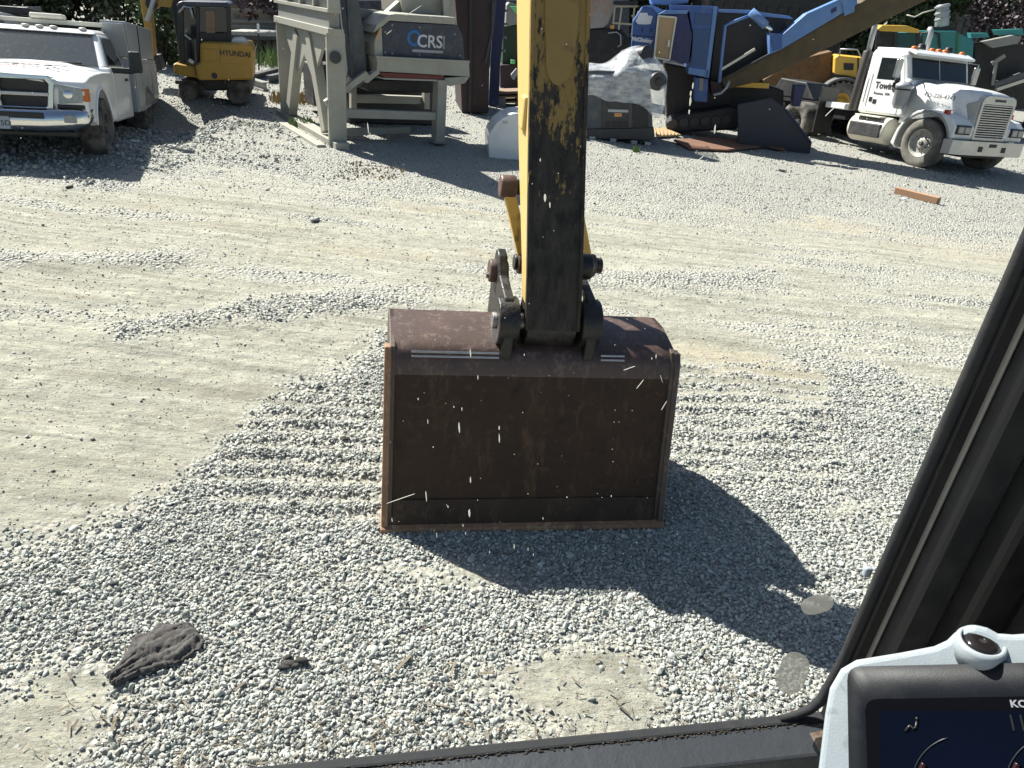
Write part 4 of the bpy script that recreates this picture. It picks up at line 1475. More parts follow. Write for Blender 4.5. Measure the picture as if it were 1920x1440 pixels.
A, B, C_, Dd = gh[0], gh[1], gh[5], gh[4]
wsP = [lerp3(lerp3(A, B, .055), lerp3(Dd, C_, .055), .04), lerp3(lerp3(A, B, .945), lerp3(Dd, C_, .945), .04), lerp3(lerp3(A, B, .945), lerp3(Dd, C_, .945), .93), lerp3(lerp3(A, B, .055), lerp3(Dd, C_, .055), .93)]
quad_pane(wsP, (.7, 0, .7)).build('windscreen', 'windscreen_dusty', cabp, .01)
for sy in (1, -1):
    a, b, c_, d_ = (gh[1], gh[2], gh[6], gh[5]) if sy > 0 else (gh[0], gh[3], gh[7], gh[4])

    def q(u, v):
        return lerp3(lerp3(a, b, u), lerp3(d_, c_, u), v)
    quad_pane([q(.12, .1), q(.86, .1), q(.84, .88), q(.16, .88)], (0, sy * .95, .3)).build('side_window', 'car_glass', cabp, .01)
    # door seam, handle, mirror
    dr = MB().prism([(-1.02, .52), (-.98, 1.14), (-2.12, 1.14), (-2.12, .52)], 'y', *sorted((sy * .972, sy * .982))).build('door', 'truck_white', cabp, .006)
    MB().box(-2.04, -1.88, *sorted((sy * .98, sy * 1.01)), 1.0, 1.04).build('door_handle', 'black_plastic', dr, .008)
    mr = MB().hexa([(-.98, sy * 1.20, 1.14), (-.98, sy * 1.38, 1.14), (-1.10, sy * 1.38, 1.14), (-1.10, sy * 1.20, 1.14), (-.99, sy * 1.21, 1.43), (-.99, sy * 1.37, 1.43), (-1.10, sy * 1.37, 1.43), (-1.10, sy * 1.21, 1.43)]).build('mirror', 'black_plastic', pk, .03, 3)
    MB().box(-1.10, -1.0, *sorted((sy * .92, sy * 1.26)), 1.12, 1.20).build('mirror_arm', 'black_plastic', mr, .02)
    MB().tube([(-.88, sy * .62, 1.225), (-.86, sy * .2, 1.225)], .012, 6).build('wiper', 'black_plastic', cabp)
# steering-wheel-side dash glare: pale dash top seen through the glass
# grille
gf = [(-.60, .70), (-.55, .66), (.55, .66), (.60, .70), (.655, 1.0), (.60, 1.075), (-.60, 1.075), (-.655, 1.0)]
gi_ = [(-.545, .735), (-.52, .715), (.52, .715), (.545, .735), (.59, .985), (.555, 1.025), (-.555, 1.025), (-.59, .985)]
k = len(gf)
vs_ = [(.86, a, b) for a, b in gf] + [(.93 - .03 * abs(a), a, b) for a, b in gf] + [(.93 - .03 * abs(a), a, b) for a, b in gi_] + [(.86, a, b) for a, b in gi_]
grl = MB().add(vs_, [(i + s_ * k, (i + 1) % k + s_ * k, (i + 1) % k + (s_ + 1) * k, i + (s_ + 1) * k) for s_ in range(3) for i in range(k)]).build('grille_surround', 'chrome', pk, .012, 2)
MB().prism(gi_, 'x', .862, .875).build('grille_mesh', 'grille_dark', grl)
for z in (.86,):
    MB().box(.88, .925, -.575, .575, z - .022, z + .022).build('grille_bar', 'satin_steel', grl, .008)
MB().prism([(-.07, .70), (.07, .70), (.055, .8), (.085, .86), (.06, .93), (.085, 1.04), (-.085, 1.04), (-.06, .93), (-.085, .86), (-.055, .8)], 'x', .885, .935).build('grille_post', 'satin_steel', grl, .01)
bd = MB().prism([(-.055, .92), (.055, .92), (.06, .86), (.03, .80), (0, .785), (-.03, .80), (-.06, .86)], 'x', .934, .948).build('badge', 'black_plastic', grl, .006)
hb = MB().ball((.95, 0, .86), (.008, .017, .04), 10, 6)
for sy in (1, -1):
    hb.tube([(.952, sy * (.012 + .022 * math.sin(t * .5)), .885 - .02 * (1 - math.cos(t * .5)) * 1.2) for t in range(0, 7)], .007, 6)
hb.build('badge_head', 'satin_steel', bd)
MB().prism([(-.64, 1.05), (.64, 1.05), (.62, 1.068), (-.62, 1.068)], 'x', .80, .90).build('grille_brow', 'truck_white', grl, .012)
# lamps
for sy in (1, -1):
    P = [(sy * .665, .76), (sy * .93, .78), (sy * .945, .95), (sy * .69, .985)]
    hl = MB().prism(P, 'x', .80, .885).build('headlight', 'lamp_clear', pk, .015)
    MB().ball((.875, sy * .78, .87), (.02, .06, .06), 12, 8).build('lamp_bowl', 'chrome', hl)
    MB().box(.70, .868, *sorted((sy * .93, sy * .990)), .79, .945).build('turn_signal', 'amber', hl, .012)
    MB().box(.80, .87, *sorted((sy * .64, sy * .95)), .70, .755).build('headlight_sill', 'black_plastic', hl, .01)
# bumper
bm_ = MB()
prf = [(-1.0, .60, .76), (-.96, .50, .90), (-.80, .44, .985), (-.5, .42, 1.03), (0, .42, 1.05), (.5, .42, 1.03), (.80, .44, .985), (.96, .50, .90), (1.0, .60, .76)]
top = [.70, .705, .71, .70, .70, .70, .71, .705, .70]
vs_ = []
for (yv, z0, xf), zt in zip(prf, top):
    vs_ += [(xf - .06, yv, z0), (xf, yv, z0 + .05), (xf + .01, yv, (z0 + zt) / 2), (xf, yv, zt - .03), (xf - .08, yv, zt)]
bm_.add(vs_, [(i * 5 + j, i * 5 + j + 1, (i + 1) * 5 + j + 1, (i + 1) * 5 + j) for i in range(8) for j in range(4)], True)
bmp = bm_.build('bumper', 'chrome', pk)
sm_ = bmp.modifiers.new('thickness', 'SOLIDIFY')
sm_.thickness = .02
MB().box(1.02, 1.066, -.52, .52, .585, .655).build('bumper_intake', 'grille_dark', bmp, .01)
for sy in (1, -1):
    MB().box(.955, 1.01, *sorted((sy * .72, sy * .86)), .545, .635).build('fog_lamp', 'lamp_clear', bmp, .01)
lp = MB().box(1.055, 1.07, -.17, .15, .455, .60).build('number_plate', 'plate_paint', bmp, .004)
text('plate_number', 'C13175D', .085, 'black_text', lp, face_mat((1.0725, -.01, .52), (0, 1, 0), (0, 0, 1)), .001)
MB().box(.5, .86, -.8, .8, .36, .44).build('air_dam', 'black_plastic', pk, .02)
MB().box(-4.8, .5, -.45, .45, .42, .55).build('chassis', 'black_steel', pk)
MB().cyl((0, -.8, .40), (0, .8, .40), .06).build('axle', 'black_steel', pk)
MB().cyl((-3.65, -.8, .40), (-3.65, .8, .40), .09).build('axle', 'black_steel', pk)
# tool body
for sy in (1, -1):
    pf = [(-2.45, .52), (-2.45, 1.34), (-4.95, 1.34), (-4.95, .62), (-4.2, .58)] + arch(-3.65, .41, .50, 20, 160)[0:] + [(-3.1, .52)]
    a, b = sorted((sy * .62, sy * 1.04))
    tb = MB().prism(pf, 'y', a, b).build('tool_compartment', 'service_grey', pk, .012)
    for x0, x1, z0, z1 in ((-2.5, -3.05, .58, 1.28), (-3.1, -4.2, .92, 1.28), (-4.26, -4.9, .68, 1.28)):
        d_ = MB().box(x1, x0, *sorted((sy * 1.04, sy * 1.055)), z0, z1).build('compartment_door', 'service_grey', tb, .006)
        MB().box((x0 + x1) / 2 - .05, (x0 + x1) / 2 + .05, *sorted((sy * 1.05, sy * 1.07)), z1 - .12, z1 - .06).build('latch', 'satin_steel', d_, .004)
    # upper box with slanted front
    ub = MB().prism([(-2.5, 1.35), (-2.28, 1.82), (-2.30, 1.87), (-4.9, 1.87), (-4.9, 1.35)], 'y', *sorted((sy * .66, sy * 1.03))).build('upper_box', 'service_grey', pk, .012)
    MB().box(-3.3, -3.28, *sorted((sy * 1.03, sy * 1.045)), 1.38, 1.86).build('box_seam', 'dark_steel', ub)
    MB().prism([(-2.40, 1.36), (-2.18, 1.83), (-2.27, 1.83), (-2.50, 1.36)], 'y', *sorted((sy * .70, sy * 1.0))).build('slant_post', 'service_grey', ub, .008)
MB().box(-4.95, -2.46, -.62, .62, .60, .72).build('bed_floor', 'dark_steel', pk)
rk = MB().box(-2.36, -2.24, -.92, .92, 1.76, 1.82).build('rack_bar', 'cream_plastic', pk, .012)
MB().box(-2.42, -2.18, -.28, .18, 1.825, 1.90).build('light_bar', 'cream_plastic', rk, .03, 3)
MB().box(-2.5, -2.44, -.9, .9, .72, 1.7).build('head_board', 'service_grey', pk, .01)
MB().box(-4.7, -2.9, -.95, -.45, 1.88, 1.99).build('roof_toolbox', 'black_plastic', pk, .02)
# ------------------------------------------------------------------ white truck tractor
SH = math.atan2(-0.905, 0.425)
sw = G(1719, 312)
_f = Vector((math.cos(SH), math.sin(SH), 0))
_l = Vector((-_f.y, _f.x, 0))
org = Vector((sw.x, sw.y, 0)) + _l * 1.02
sm = thing('truck_tractor', 'white conventional towing truck tractor with steel bumper and twin exhaust stacks', 'truck', (org.x, org.y, SLOPE * org.x - .02), SH, 1.0)
sm.matrix_world = sm.matrix_world @ Matrix.Rotation(R(-3.5), 4, 'Y')
for sy in (1, -1):
    wheel(sm, (0, sy * 1.0, .52), .52, .29, .30, sy, 'tyre_dusty', 'rim_white', 'rim_dark')
    for x in (-3.9, -5.2):
        wheel(sm, (x, sy * .95, .52), .52, .56, .29, sy, 'tyre', 'rim_dark')
    MB().box(-6.4, .55, *sorted((sy * .38, sy * .46)), .72, .98).build('frame_rail', 'black_steel', sm)
# hood: sloped nose
hd = MB()
xs = [(.66, 1.58, .50, .95), (.60, 1.65, .56, .98), (.30, 1.70, .66, .98), (-.30, 1.75, .80, .98), (-.85, 1.79, .92, .98)]
vs_ = []
for x, zt, hw, zb in xs:
    vs_ += [(x, -hw * 1.06, zb - .12), (x, -hw * 1.03, zt - .34), (x, -hw, zt - .14), (x, -hw * .86, zt - .03), (x, -hw * .45, zt + .015), (x, 0, zt + .025), (x, hw * .45, zt + .015), (x, hw * .86, zt - .03), (x, hw, zt - .14), (x, hw * 1.03, zt - .34), (x, hw * 1.06, zb - .12)]
m_ = 11
hd.add(vs_, [(i * m_ + j, i * m_ + j + 1, (i + 1) * m_ + j + 1, (i + 1) * m_ + j) for i in range(4) for j in range(m_ - 1)] + [tuple(range(m_))], True)
hood2 = hd.build('hood', 'truck_white', sm)
sol = hood2.modifiers.new('thickness', 'SOLIDIFY')
sol.thickness = .025
_n = Vector((.66 - -.95, 0, 0))
hm = face_mat((-.10, -.845, 1.50), (1, .20, -.04), (0, 0.10, 1))
text('phone_number', '425-226-4343', .125, 'black_text', hood2, hm, .004)
# grille
gz0, gz1 = .70, 1.60
grl = MB()
gf = [(-.53, gz0), (.53, gz0), (.55, gz1 - .12), (.50, gz1 - .02), (.38, gz1 + .02), (-.38, gz1 + .02), (-.50, gz1 - .02), (-.55, gz1 - .12)]
gi_ = [(-.46, gz0 + .07), (.46, gz0 + .07), (.475, gz1 - .18), (.44, gz1 - .16), (.35, gz1 - .16), (-.35, gz1 - .16), (-.44, gz1 - .16), (-.475, gz1 - .18)]
k = 8
vs_ = [(.62, a, b) for a, b in gf] + [(.74, a, b) for a, b in gf] + [(.74, a, b) for a, b in gi_] + [(.66, a, b) for a, b in gi_]
gl = grl.add(vs_, [(i + s_ * k, (i + 1) % k + s_ * k, (i + 1) % k + (s_ + 1) * k, i + (s_ + 1) * k) for s_ in range(3) for i in range(k)]).build('grille_surround', 'satin_steel', sm, .012)
MB().prism(gi_, 'x', .655, .665).build('grille_core', 'grille_dark', gl)
for i in range(14):
    z = gz0 + .10 + i * (gz1 - gz0 - .28) / 13
    MB().box(.69, .73, -.468, .468, z - .012, z + .012).build('grille_slat', 'satin_steel', gl, .004)
MB().prism([(-.17, gz1 - .10), (.17, gz1 - .10), (.17, gz1 - .05), (-.17, gz1 - .05)], 'x', .741, .752).build('name_plate', 'black_plastic', gl, .006)
for sy in (-1, 1):                                                     # chrome side of the shell
    MB().hexa([(.30, sy * .60, .80), (.70, sy * .525, .72), (.70, sy * .56, .72), (.30, sy * .63, .80), (.45, sy * .60, 1.42), (.70, sy * .555, 1.50), (.70, sy * .575, 1.50), (.45, sy * .63, 1.42)]).build('shell_side', 'satin_steel', gl, .006)
# fenders
for sy in (-1, 1):
    pf = arch(0, .52, .66, 196, 14)
    top_ = [(.72, .66), (.72, .98), (.60, 1.12), (.42, 1.20), (.18, 1.27), (-.10, 1.29), (-.38, 1.22), (-.62, 1.04), (-.80, .78), (-.88, .52), (-.80, .36)]
    P = [(a, b) for a, b in pf if True]
    fen = MB().prism(P[::1] + [(.72, .70), (.73, .96), (.60, 1.10), (.40, 1.17), (.16, 1.22), (-.10, 1.23), (-.36, 1.16), (-.58, .98), (-.72, .74), (-.80, .42)], 'y', *sorted((sy * .50, sy * 1.14))).build('fender', 'truck_white', sm, .035, 3)
    MB().tube([(x, sy * 1.12, z) for x, z in arch(0, .52, .665, 190, 12)], .035, 8).build('fender_flare', 'concrete', fen)
    hl = MB().box(.62, .765, *sorted((sy * .66, sy * 1.10)), .80, .99).build('headlight', 'black_plastic', sm, .02)
    for yv in (.78, .98):
        MB().box(.755, .775, *sorted((sy * (yv - .085), sy * (yv + .085))), .825, .955).build('lamp_glass', 'lamp_clear', hl, .01)
    MB().box(.30, .42, *sorted((sy * 1.0, sy * 1.08)), 1.16, 1.26).build('fender_lamp', 'red_lamp', fen, .012)
# bumper
bp_ = MB()
P = [(.62, -1.22), (.80, -1.18), (.88, -1.0), (.90, -.5), (.90, .5), (.88, 1.0), (.80, 1.18), (.62, 1.22)]
P2 = [(x - .03, y_ * .985) for x, y_ in P]
bmp = bp_.prism(P + P2[::-1], 'z', .40, .70).build('bumper', 'satin_steel', sm, .008)
for yv, zz_, hw, hh in ((-.38, .54, .07, .055), (.38, .54, .07, .055), (0, .62, .12, .035)):
    MB().box(.885, .906, yv - hw, yv + hw, zz_ - hh, zz_ + hh).build('bumper_slot', 'black_steel', bmp)
MB().box(.2, .7, -.7, .7, .34, .42).build('under_tray', 'black_steel', sm)
MB().cyl((0, -.95, .50), (0, .95, .50), .07).build('axle', 'black_steel', sm)
MB().cyl((-3.9, -.8, .52), (-3.9, .8, .52), .1).build('axle', 'black_steel', sm)
MB().cyl((-5.2, -.8, .52), (-5.2, .8, .52), .1).build('axle', 'black_steel', sm)
# cab
cb = MB().prism([(-.76, .98), (-.80, 1.76), (-.88, 1.82), (-1.06, 2.29), (-1.10, 2.36), (-2.02, 2.38), (-2.08, 2.28), (-2.08, .96)], 'y', -1.02, 1.02).build('cab', 'truck_white', sm, .07, 3)
MB().prism([(-.86, 2.33), (-1.08, 2.42), (-2.0, 2.42), (-2.0, 2.36), (-1.06, 2.34), (-.88, 2.28)], 'y', -.98, .98).build('sun_visor', 'truck_white', cb, .02)
for yv in (-.80, -.22, 0, .22, .80):
    MB().ball((-1.14, yv, 2.44), (.07, .06, .045), 12, 7).build('roof_marker', 'amber', cb)
for yv in (-.45, .45):
    mb_ = MB().cyl((-1.24, yv, 2.42), (-1.24, yv, 2.50), .10, .09, 16).ball((-1.24, yv, 2.50), (.09, .09, .06), 14, 8)
    mb_.build('beacon', 'black_plastic', cb)


def sq(y0, y1, t0, t1):                         # windscreen patch on the sloped front
    a, b = Vector((-.88, 0, 1.82)), Vector((-1.06, 0, 2.29))
    p, q_ = a.lerp(b, t0), a.lerp(b, t1)
    return [(p.x, y0, p.z), (p.x, y1, p.z), (q_.x, y1, q_.z), (q_.x, y0, q_.z)]


for y0, y1 in ((-.90, -.02), (.02, .90)):
    quad_pane(sq(y0, y1, .0, .88), (.93, 0, .36)).build('windscreen_pane', 'car_glass', cb, .012)
MB().hexa([Vector(p) + Vector((.01, 0, .0)) for p in sq(-.95, .95, -.10, -.01)] + [Vector(p) + Vector((.03, 0, .012)) for p in sq(-.95, .95, -.10, -.01)]).build('cowl_strip', 'crusher_grey', cb, .005)
for sy in (-1, 1):
    dr = MB().prism([(-.95, 1.03), (-.95, 1.74), (-1.14, 2.27), (-1.85, 2.27), (-1.85, 1.03)], 'y', *sorted((sy * 1.016, sy * 1.03))).build('door', 'truck_white', sm, .006)
    MB().prism([(-1.06, 1.74), (-1.22, 2.20), (-1.74, 2.20), (-1.74, 1.74)], 'y', *sorted((sy * 1.026, sy * 1.036))).build('door_window', 'car_glass', dr, .03)
    MB().box(-1.80, -1.72, *sorted((sy * 1.03, sy * 1.045)), 1.24, 1.34).build('door_handle', 'black_plastic', dr, .006)
    MB().cyl((-1.93, sy * 1.06, 1.2), (-1.93, sy * 1.06, 1.9), .014, n=8).build('grab_rail', 'satin_steel', dr)
    # exhaust
    ex = MB().cyl((-2.28, sy * .95, 1.0), (-2.26, sy * .95, 2.32), .115, n=20).build('muffler', 'muffler', sm, .015)
    MB().tube([(-2.26, sy * .95, 2.3), (-2.26, sy * .95, 2.86), (-2.28, sy * .95, 2.92), (-2.34, sy * .95, 2.98)], .062, 14).build('stack_pipe', 'galvanised', ex)
    # mirror
    mr = MB().box(-1.02, -.96, *sorted((sy * 1.20, sy * 1.38)), 1.80, 2.18).build('mirror', 'satin_steel', sm, .02)
    MB().tube([(-1.1, sy * 1.02, 2.26), (-.98, sy * 1.30, 2.24), (-.98, sy * 1.30, 1.70), (-1.0, sy * 1.02, 1.66)], .014, 6).build('mirror_bracket', 'satin_steel', mr)
    MB().cyl((-.96, sy * 1.28, 1.66), (-.92, sy * 1.28, 1.66), .09, n=16).build('spot_mirror', 'black_plastic', mr)
    # air cleaner
    ac = MB().lathe([(.001, 1.16), (.10, 1.16), (.165, 1.26), (.165, 1.58), (.20, 1.60), (.20, 1.66), (.12, 1.72), (.001, 1.73)], (-.80, sy * 1.17, 0), 'z', 24).build('air_cleaner', 'galvanised', sm)
    MB().lathe([(.172, 1.55), (.18, 1.55), (.18, 1.58), (.172, 1.58)], (-.80, sy * 1.17, 0), 'z', 24).build('clamp_band', 'black_plastic', ac)
    # tank with step
    tk = MB().cyl((-.98, sy * .95, .64), (-2.05, sy * .95, .64), .30, n=28).build('fuel_tank', 'cream_plastic', sm, .03)
    MB().box(-1.98, -1.06, *sorted((sy * 1.20, sy * 1.27)), .48, .78).build('tank_step', 'dark_steel', tk, .02)
    MB().box(-1.9, -1.15, *sorted((sy * 1.0, sy * 1.25)), .91, .945).build('tread_plate', 'cream_plastic', tk, .008)
    MB().prism(arch(-4.95, .62, 1.28, 168, 12) + arch(-4.95, .62, 1.24, 12, 168), 'y', *sorted((sy * .65, sy * 1.22))).build('rear_fender', 'black_plastic', sm) if False else None
text('door_lettering', 'Towing', .20, 'black_text', sm, face_mat((-1.42, -1.034, 1.60), (1, 0, 0), (0, 0, 1)), .002, bold=.006)
text('door_lettering', 'Renton, WA', .09, 'black_text', sm, face_mat((-1.48, -1.034, 1.43), (1, 0, 0), (0, 0, 1)), .002)
MB().box(-1.68, -1.58, -1.042, -1.03, 1.2, 1.3).build('door_latch', 'black_plastic', sm, .01)
# deck, rear gear
MB().box(-2.4, -2.12, -.8, .8, 1.0, 1.9).build('head_board', 'truck_white', sm, .02)
MB().box(-6.3, -2.3, -.55, .55, .985, 1.06).build('deck_plate', 'black_steel', sm)
MB().box(-3.1, -2.45, -1.05, -.5, .98, 1.12).build('side_box', 'truck_white', sm, .02)
for sy in (-1, 1):
    MB().box(-3.2, -3.15, *sorted((sy * .62, sy * 1.2)), .35, 1.45).build('mud_flap', 'black_plastic', sm, .01)
MB().prism([(-5.9, 1.08), (-4.2, 1.08), (-4.6, 1.5), (-5.6, 1.55)], 'y', -.4, .4).build('tow_gear', 'black_steel', sm, .03)
# ------------------------------------------------------------------ cream jaw screen / crusher frame with the dark lettered box
cr = Fr('screening_plant', 'cream steel screening plant with dark blue lettered engine box', 'screening plant', G(631, 275), R(33), tilt=.4)
S_ = cr.slab
# front plane = s axis; left portal frame is set out on its own side plane
p_fl, p_bl = Vector((0, 0, 0)), Vector((0, 2.75, 0))


def crz(y):                                      # height of a pixel row at the front left leg
    return cr.pt(631, y, 0).z


Z1 = crz(62)
for (x0, x1), yv, nm in (((-.10, .12), 0.0, 'leg'), ((-.09, .09), 2.6, 'leg')):
    MB().box(x0, x1, yv - .05, yv + .09, 0, Z1).build(nm, 'crusher_white', cr.e, .008)
    MB().box(x0 - .03, x1 + .03, yv - .06, yv - .045, 0, Z1).build('leg_flange', 'crusher_white', cr.e, .003)
MB().box(-.10, .12, -.25, 2.95, -.02, .10).build('base_skid', 'crusher_white', cr.e, .006)
MB().box(-.34, -.20, -.1, 2.8, -.02, .05).build('ground_beam', 'crusher_white', cr.e, .006)
MB().box(-.11, .13, -.08, 2.72, Z1 - .04, Z1 + .06).build('top_rail', 'crusher_white', cr.e, .006)
for a, b in (((.42, .15), (1.05, Z1 - .12)), ((2.35, .15), (1.65, Z1 - .12))):       # splayed braces of the side frame
    d = Vector((b[0] - a[0], b[1] - a[1])).normalized()
    n_ = Vector((-d.y, d.x)) * .10
    P = [(a[0] + n_.x, a[1] + n_.y), (b[0] + n_.x, b[1] + n_.y), (b[0] - n_.x, b[1] - n_.y), (a[0] - n_.x, a[1] - n_.y)]
    MB().prism(P, 'x', -.07, .08).build('side_brace', 'crusher_white', cr.e, .008)
MB().prism([(.25, Z1 - .05), (2.5, Z1 - .05), (1.75, Z1 - .75), (1.35, Z1 - .42), (.95, Z1 - .75)], 'x', -.03, .02).build('gusset_plate', 'crusher_white', cr.e, .004)
MB().box(-.06, .10, 0.02, 2.6, Z1 + .06, Z1 + .26).build('side_plate', 'crusher_grey', cr.e, .004)
ZB0, ZB1 = Z1 + .26, Z1 + .62
MB().box(-.10, .10, -.05, 2.7, ZB0, ZB0 + .05).build('rib_rail', 'crusher_white', cr.e, .004)
MB().box(-.10, .10, -.05, 2.7, ZB1, ZB1 + .05).build('rib_rail', 'crusher_white', cr.e, .004)
for i in range(5):
    yv = -.03 + i * 2.66 / 4
    MB().box(-.09, .08, yv - .03, yv + .03, ZB0 + .05, ZB1).build('rib', 'crusher_white', cr.e, .004)
MB().box(-.02, .06, 0, 2.65, ZB0 + .05, ZB1).build('side_plate', 'crusher_grey', cr.e)
MB().prism([(.15, ZB1 + .05), (2.7, ZB1 + .05), (3.05, ZB1 + .45), (3.0, ZB1 + 1.6), (.3, ZB1 + 1.6), (.15, ZB1 + .6)], 'x', -.16, .3).build('feed_hopper', 'crusher_grey', cr.e, .02)
MB().box(.0, .12, -.12, .12, ZB1 + .05, ZB1 + 1.8).build('hopper_post', 'crusher_white', cr.e, .006)
# conveyor and pipes leaning past the post
S_('conveyor_side', [(633, -30), (640, 40), (652, 140), (672, 165), (690, 150), (682, 60), (668, -30)], .35, .35, 'conveyor_grey', .01)
cr.path('hydraulic_hose', [(633, -30), (639, 40), (645, 90), (650, 130), (646, 150), (640, 135), (638, 100)], .18, .02, 'galvanised')
cr.path('hydraulic_hose', [(625, -30), (632, 60), (640, 110), (637, 140)], .12, .018, 'black_plastic')
cr.path('hydraulic_hose', [(648, -30), (655, 60), (662, 140)], .22, .025, 'conveyor_grey')
MB().cyl(cr.pt(629, 108, -.12), cr.pt(629, 108, .05), .085, n=18).build('roller_boss', 'dark_steel', cr.e, .01)
# the lettered box
bx = S_('engine_box', [(716, 52), (728, 40), (858, 47), (868, 68), (871, 113), (718, 106)], .25, 1.3, 'navy_panel', .01)
S_('box_roof', [(700, 62), (716, 51), (730, 39), (852, 46), (856, 33), (742, 26), (728, 28), (706, 47)], .235, .9, 'crusher_white', .01, bx)
S_('box_end', [(702, 80), (703, 105), (718, 106), (716, 52), (712, 55)], .22, .5, 'crusher_white', .006, bx)
S_('caution_decal', [(704, 72), (703, 80), (714, 60), (714, 50)], .212, .006, 'orange_decal', 0, bx)
for x, y in ((735, 47), (735, 100), (786, 51), (786, 103), (722, 98), (862, 104), (852, 64), (722, 60)):
    q = cr.pt(x, y, .25)
    MB().cyl((q.x, .235, q.z), (q.x, .252, q.z), .016, n=8).build('rivet', 'crusher_grey', bx)
q = cr.pt(807, 79, .246)
sc_ = (cr.pt(823, 79, .246) - cr.pt(774, 79, .246)).length
text('logo_lettering', 'CRS', sc_ * .56, 'white_text', bx, face_mat((q.x - .01, .244, q.z), (1, 0, -.005), (0, 0, 1)), .002, sx=1.0, bold=.004)
strokes('logo_line', 'white_text', bx, face_mat((q.x + sc_ * .52, .245, q.z), (0, 0, 1), (-1, 0, 0)), 6, sc_ * .07, sc_ * .07, .006)
strokes('logo_line', 'white_text', bx, face_mat((q.x - sc_ * .1, .245, q.z - sc_ * .30), (1, 0, -.005), (0, 0, 1)), 18, sc_ * .066, sc_ * .085, .009)
lg = MB().lathe([(.125, -.001), (.125, .001), (.07, .001), (.07, -.001)], (q.x - sc_ * .62, .2475, q.z + sc_ * .10), 'y', 32).build('logo_ring', 'blue_decal', bx)
bm2 = S_('front_beam', [(706, 107), (880, 116), (881, 144), (709, 134)], .12, .35, 'crusher_white', .012)
S_('beam_lip', [(705, 105), (881, 114), (881, 118), (706, 109)], .09, .05, 'crusher_white', .004, bm2)
S_('red_guard', [(716, 136), (832, 142), (832, 149), (720, 146)], .16, .3, 'red_strip', 0, bm2)
S_('guard_lip', [(718, 146), (832, 150), (832, 153), (720, 149)], .14, .3, 'crusher_white', 0, bm2)
S_('beam_bracket', [(685, 146), (706, 132), (708, 118), (712, 120), (712, 138), (690, 156), (682, 154)], .10, .16, 'crusher_white', .006)
S_('beam_bracket', [(835, 146), (881, 143), (872, 156), (845, 162), (832, 158)], .14, .3, 'crusher_white', .006)
for pix, t, nm in (([(822, 150), (839, 150), (839, 262), (822, 262)], .12, 'leg'),):
    P = cr.poly(pix, t)
    x0, x1, z1 = P[0][0], P[1][0], P[0][1]
    MB().box(x0, x1, t, t + .2, 0, z1).build(nm, 'crusher_white', cr.e, .008)
    MB().box(x0 - .05, x1 + .05, t - .04, t + .26, 0, .03).build('foot_plate', 'crusher_grey', cr.e, .004)
    MB().box(x0, x1, 2.4, 2.58, 0, z1).build(nm, 'crusher_white', cr.e, .008)
S_('cross_beam', [(632, 204), (822, 211), (822, 226), (632, 221)], .16, .12, 'crusher_white', .008)
S_('cross_beam', [(630, 243), (770, 238), (770, 250), (630, 256)], .5, .12, 'crusher_grey', .008)
P = cr.poly([(668, 177), (805, 182), (805, 196), (668, 193)], 1.6)
MB().prism(P, 'y', 1.6, 1.75).build('cross_beam', 'crusher_white', cr.e, .008)
for x in (664, 801):
    P = cr.poly([(x - 5, 150), (x + 5, 150), (x + 5, 205), (x - 5, 205)], 1.5)
    MB().prism(P, 'y', 1.5, 1.62).build('inner_post', 'crusher_white', cr.e, .006)
cr.beam('diagonal_brace', (612, 195), (690, 138), .09, .05, .09, 'crusher_white', bev=.006)
cr.beam('diagonal_brace', (640, 160), (655, 160), .22, .08, .02, 'crusher_white')
cr.beam('upper_brace', (684, 72), (775, -8), .16, 1.1, .16, 'crusher_grey', bev=.01)
cr.beam('upper_rail', (664, 24), (712, 29), .14, .9, .2, 'crusher_grey', bev=.01)
S_('upper_tank', [(752, -30), (755, 26), (852, 30), (852, -30)], 1.0, .9, 'crusher_white', .02)
S_('upper_post', [(830, -30), (832, 38), (842, 38), (842, -30)], .8, .12, 'crusher_white', .006)
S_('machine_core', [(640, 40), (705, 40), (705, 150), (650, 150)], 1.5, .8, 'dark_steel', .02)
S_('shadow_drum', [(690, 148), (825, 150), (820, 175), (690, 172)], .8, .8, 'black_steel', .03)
S_('dark_bulk', [(650, 150), (828, 152), (826, 236), (655, 232)], 1.95, .5, 'black_steel', .03)  # dark slabs added for the shadow and machinery between the legs
S_('dark_bulk', [(585, 120), (640, 122), (640, 205), (590, 200)], 2.9, .6, 'dark_steel', .03)

# ------------------------------------------------------------------ yellow mini excavator seen from behind
mo = G(418, 196)
mx = Fr('mini_excavator', 'yellow mini excavator with black cab seen from behind beside the pickup', 'mini excavator', mo, R(16), tilt=.3)
S_ = mx.slab
bo = S_('counterweight', [(375, 119), (365, 125), (369, 148), (376, 151), (474, 150), (475, 96), (468, 82), (377, 80), (375, 84)], -.35, .95, 'machine_yellow', .035)
S_('side_skirt', [(325, 119), (366, 125), (370, 146), (350, 144), (326, 138)], -.2, .8, 'machine_yellow', .03)
S_('engine_hatch', [(412, 83), (464, 84), (464, 121), (413, 119)], -.362, .02, 'machine_yellow', .008, bo)
S_('engine_hatch', [(380, 91), (406, 92), (406, 115), (381, 114)], -.362, .02, 'machine_yellow', .008, bo)
q = mx.pt(441, 101, -.365)
text('hatch_lettering', 'HYUNDAI', .12, 'black_text', bo, face_mat((q.x, -.366, q.z), (1, 0, -.02), (0, 0, 1)), .002, sx=.95, bold=.003)
q = mx.pt(402, 142, -.36)
MB().cyl((q.x, -.365, q.z), (q.x, -.3, q.z), .05, n=14).build('exhaust_port', 'black_steel', bo)
S_('fuel_cap_cover', [(432, 78), (436, 71), (455, 70), (464, 77), (464, 82), (432, 82)], .0, .3, 'white_paint', .03)
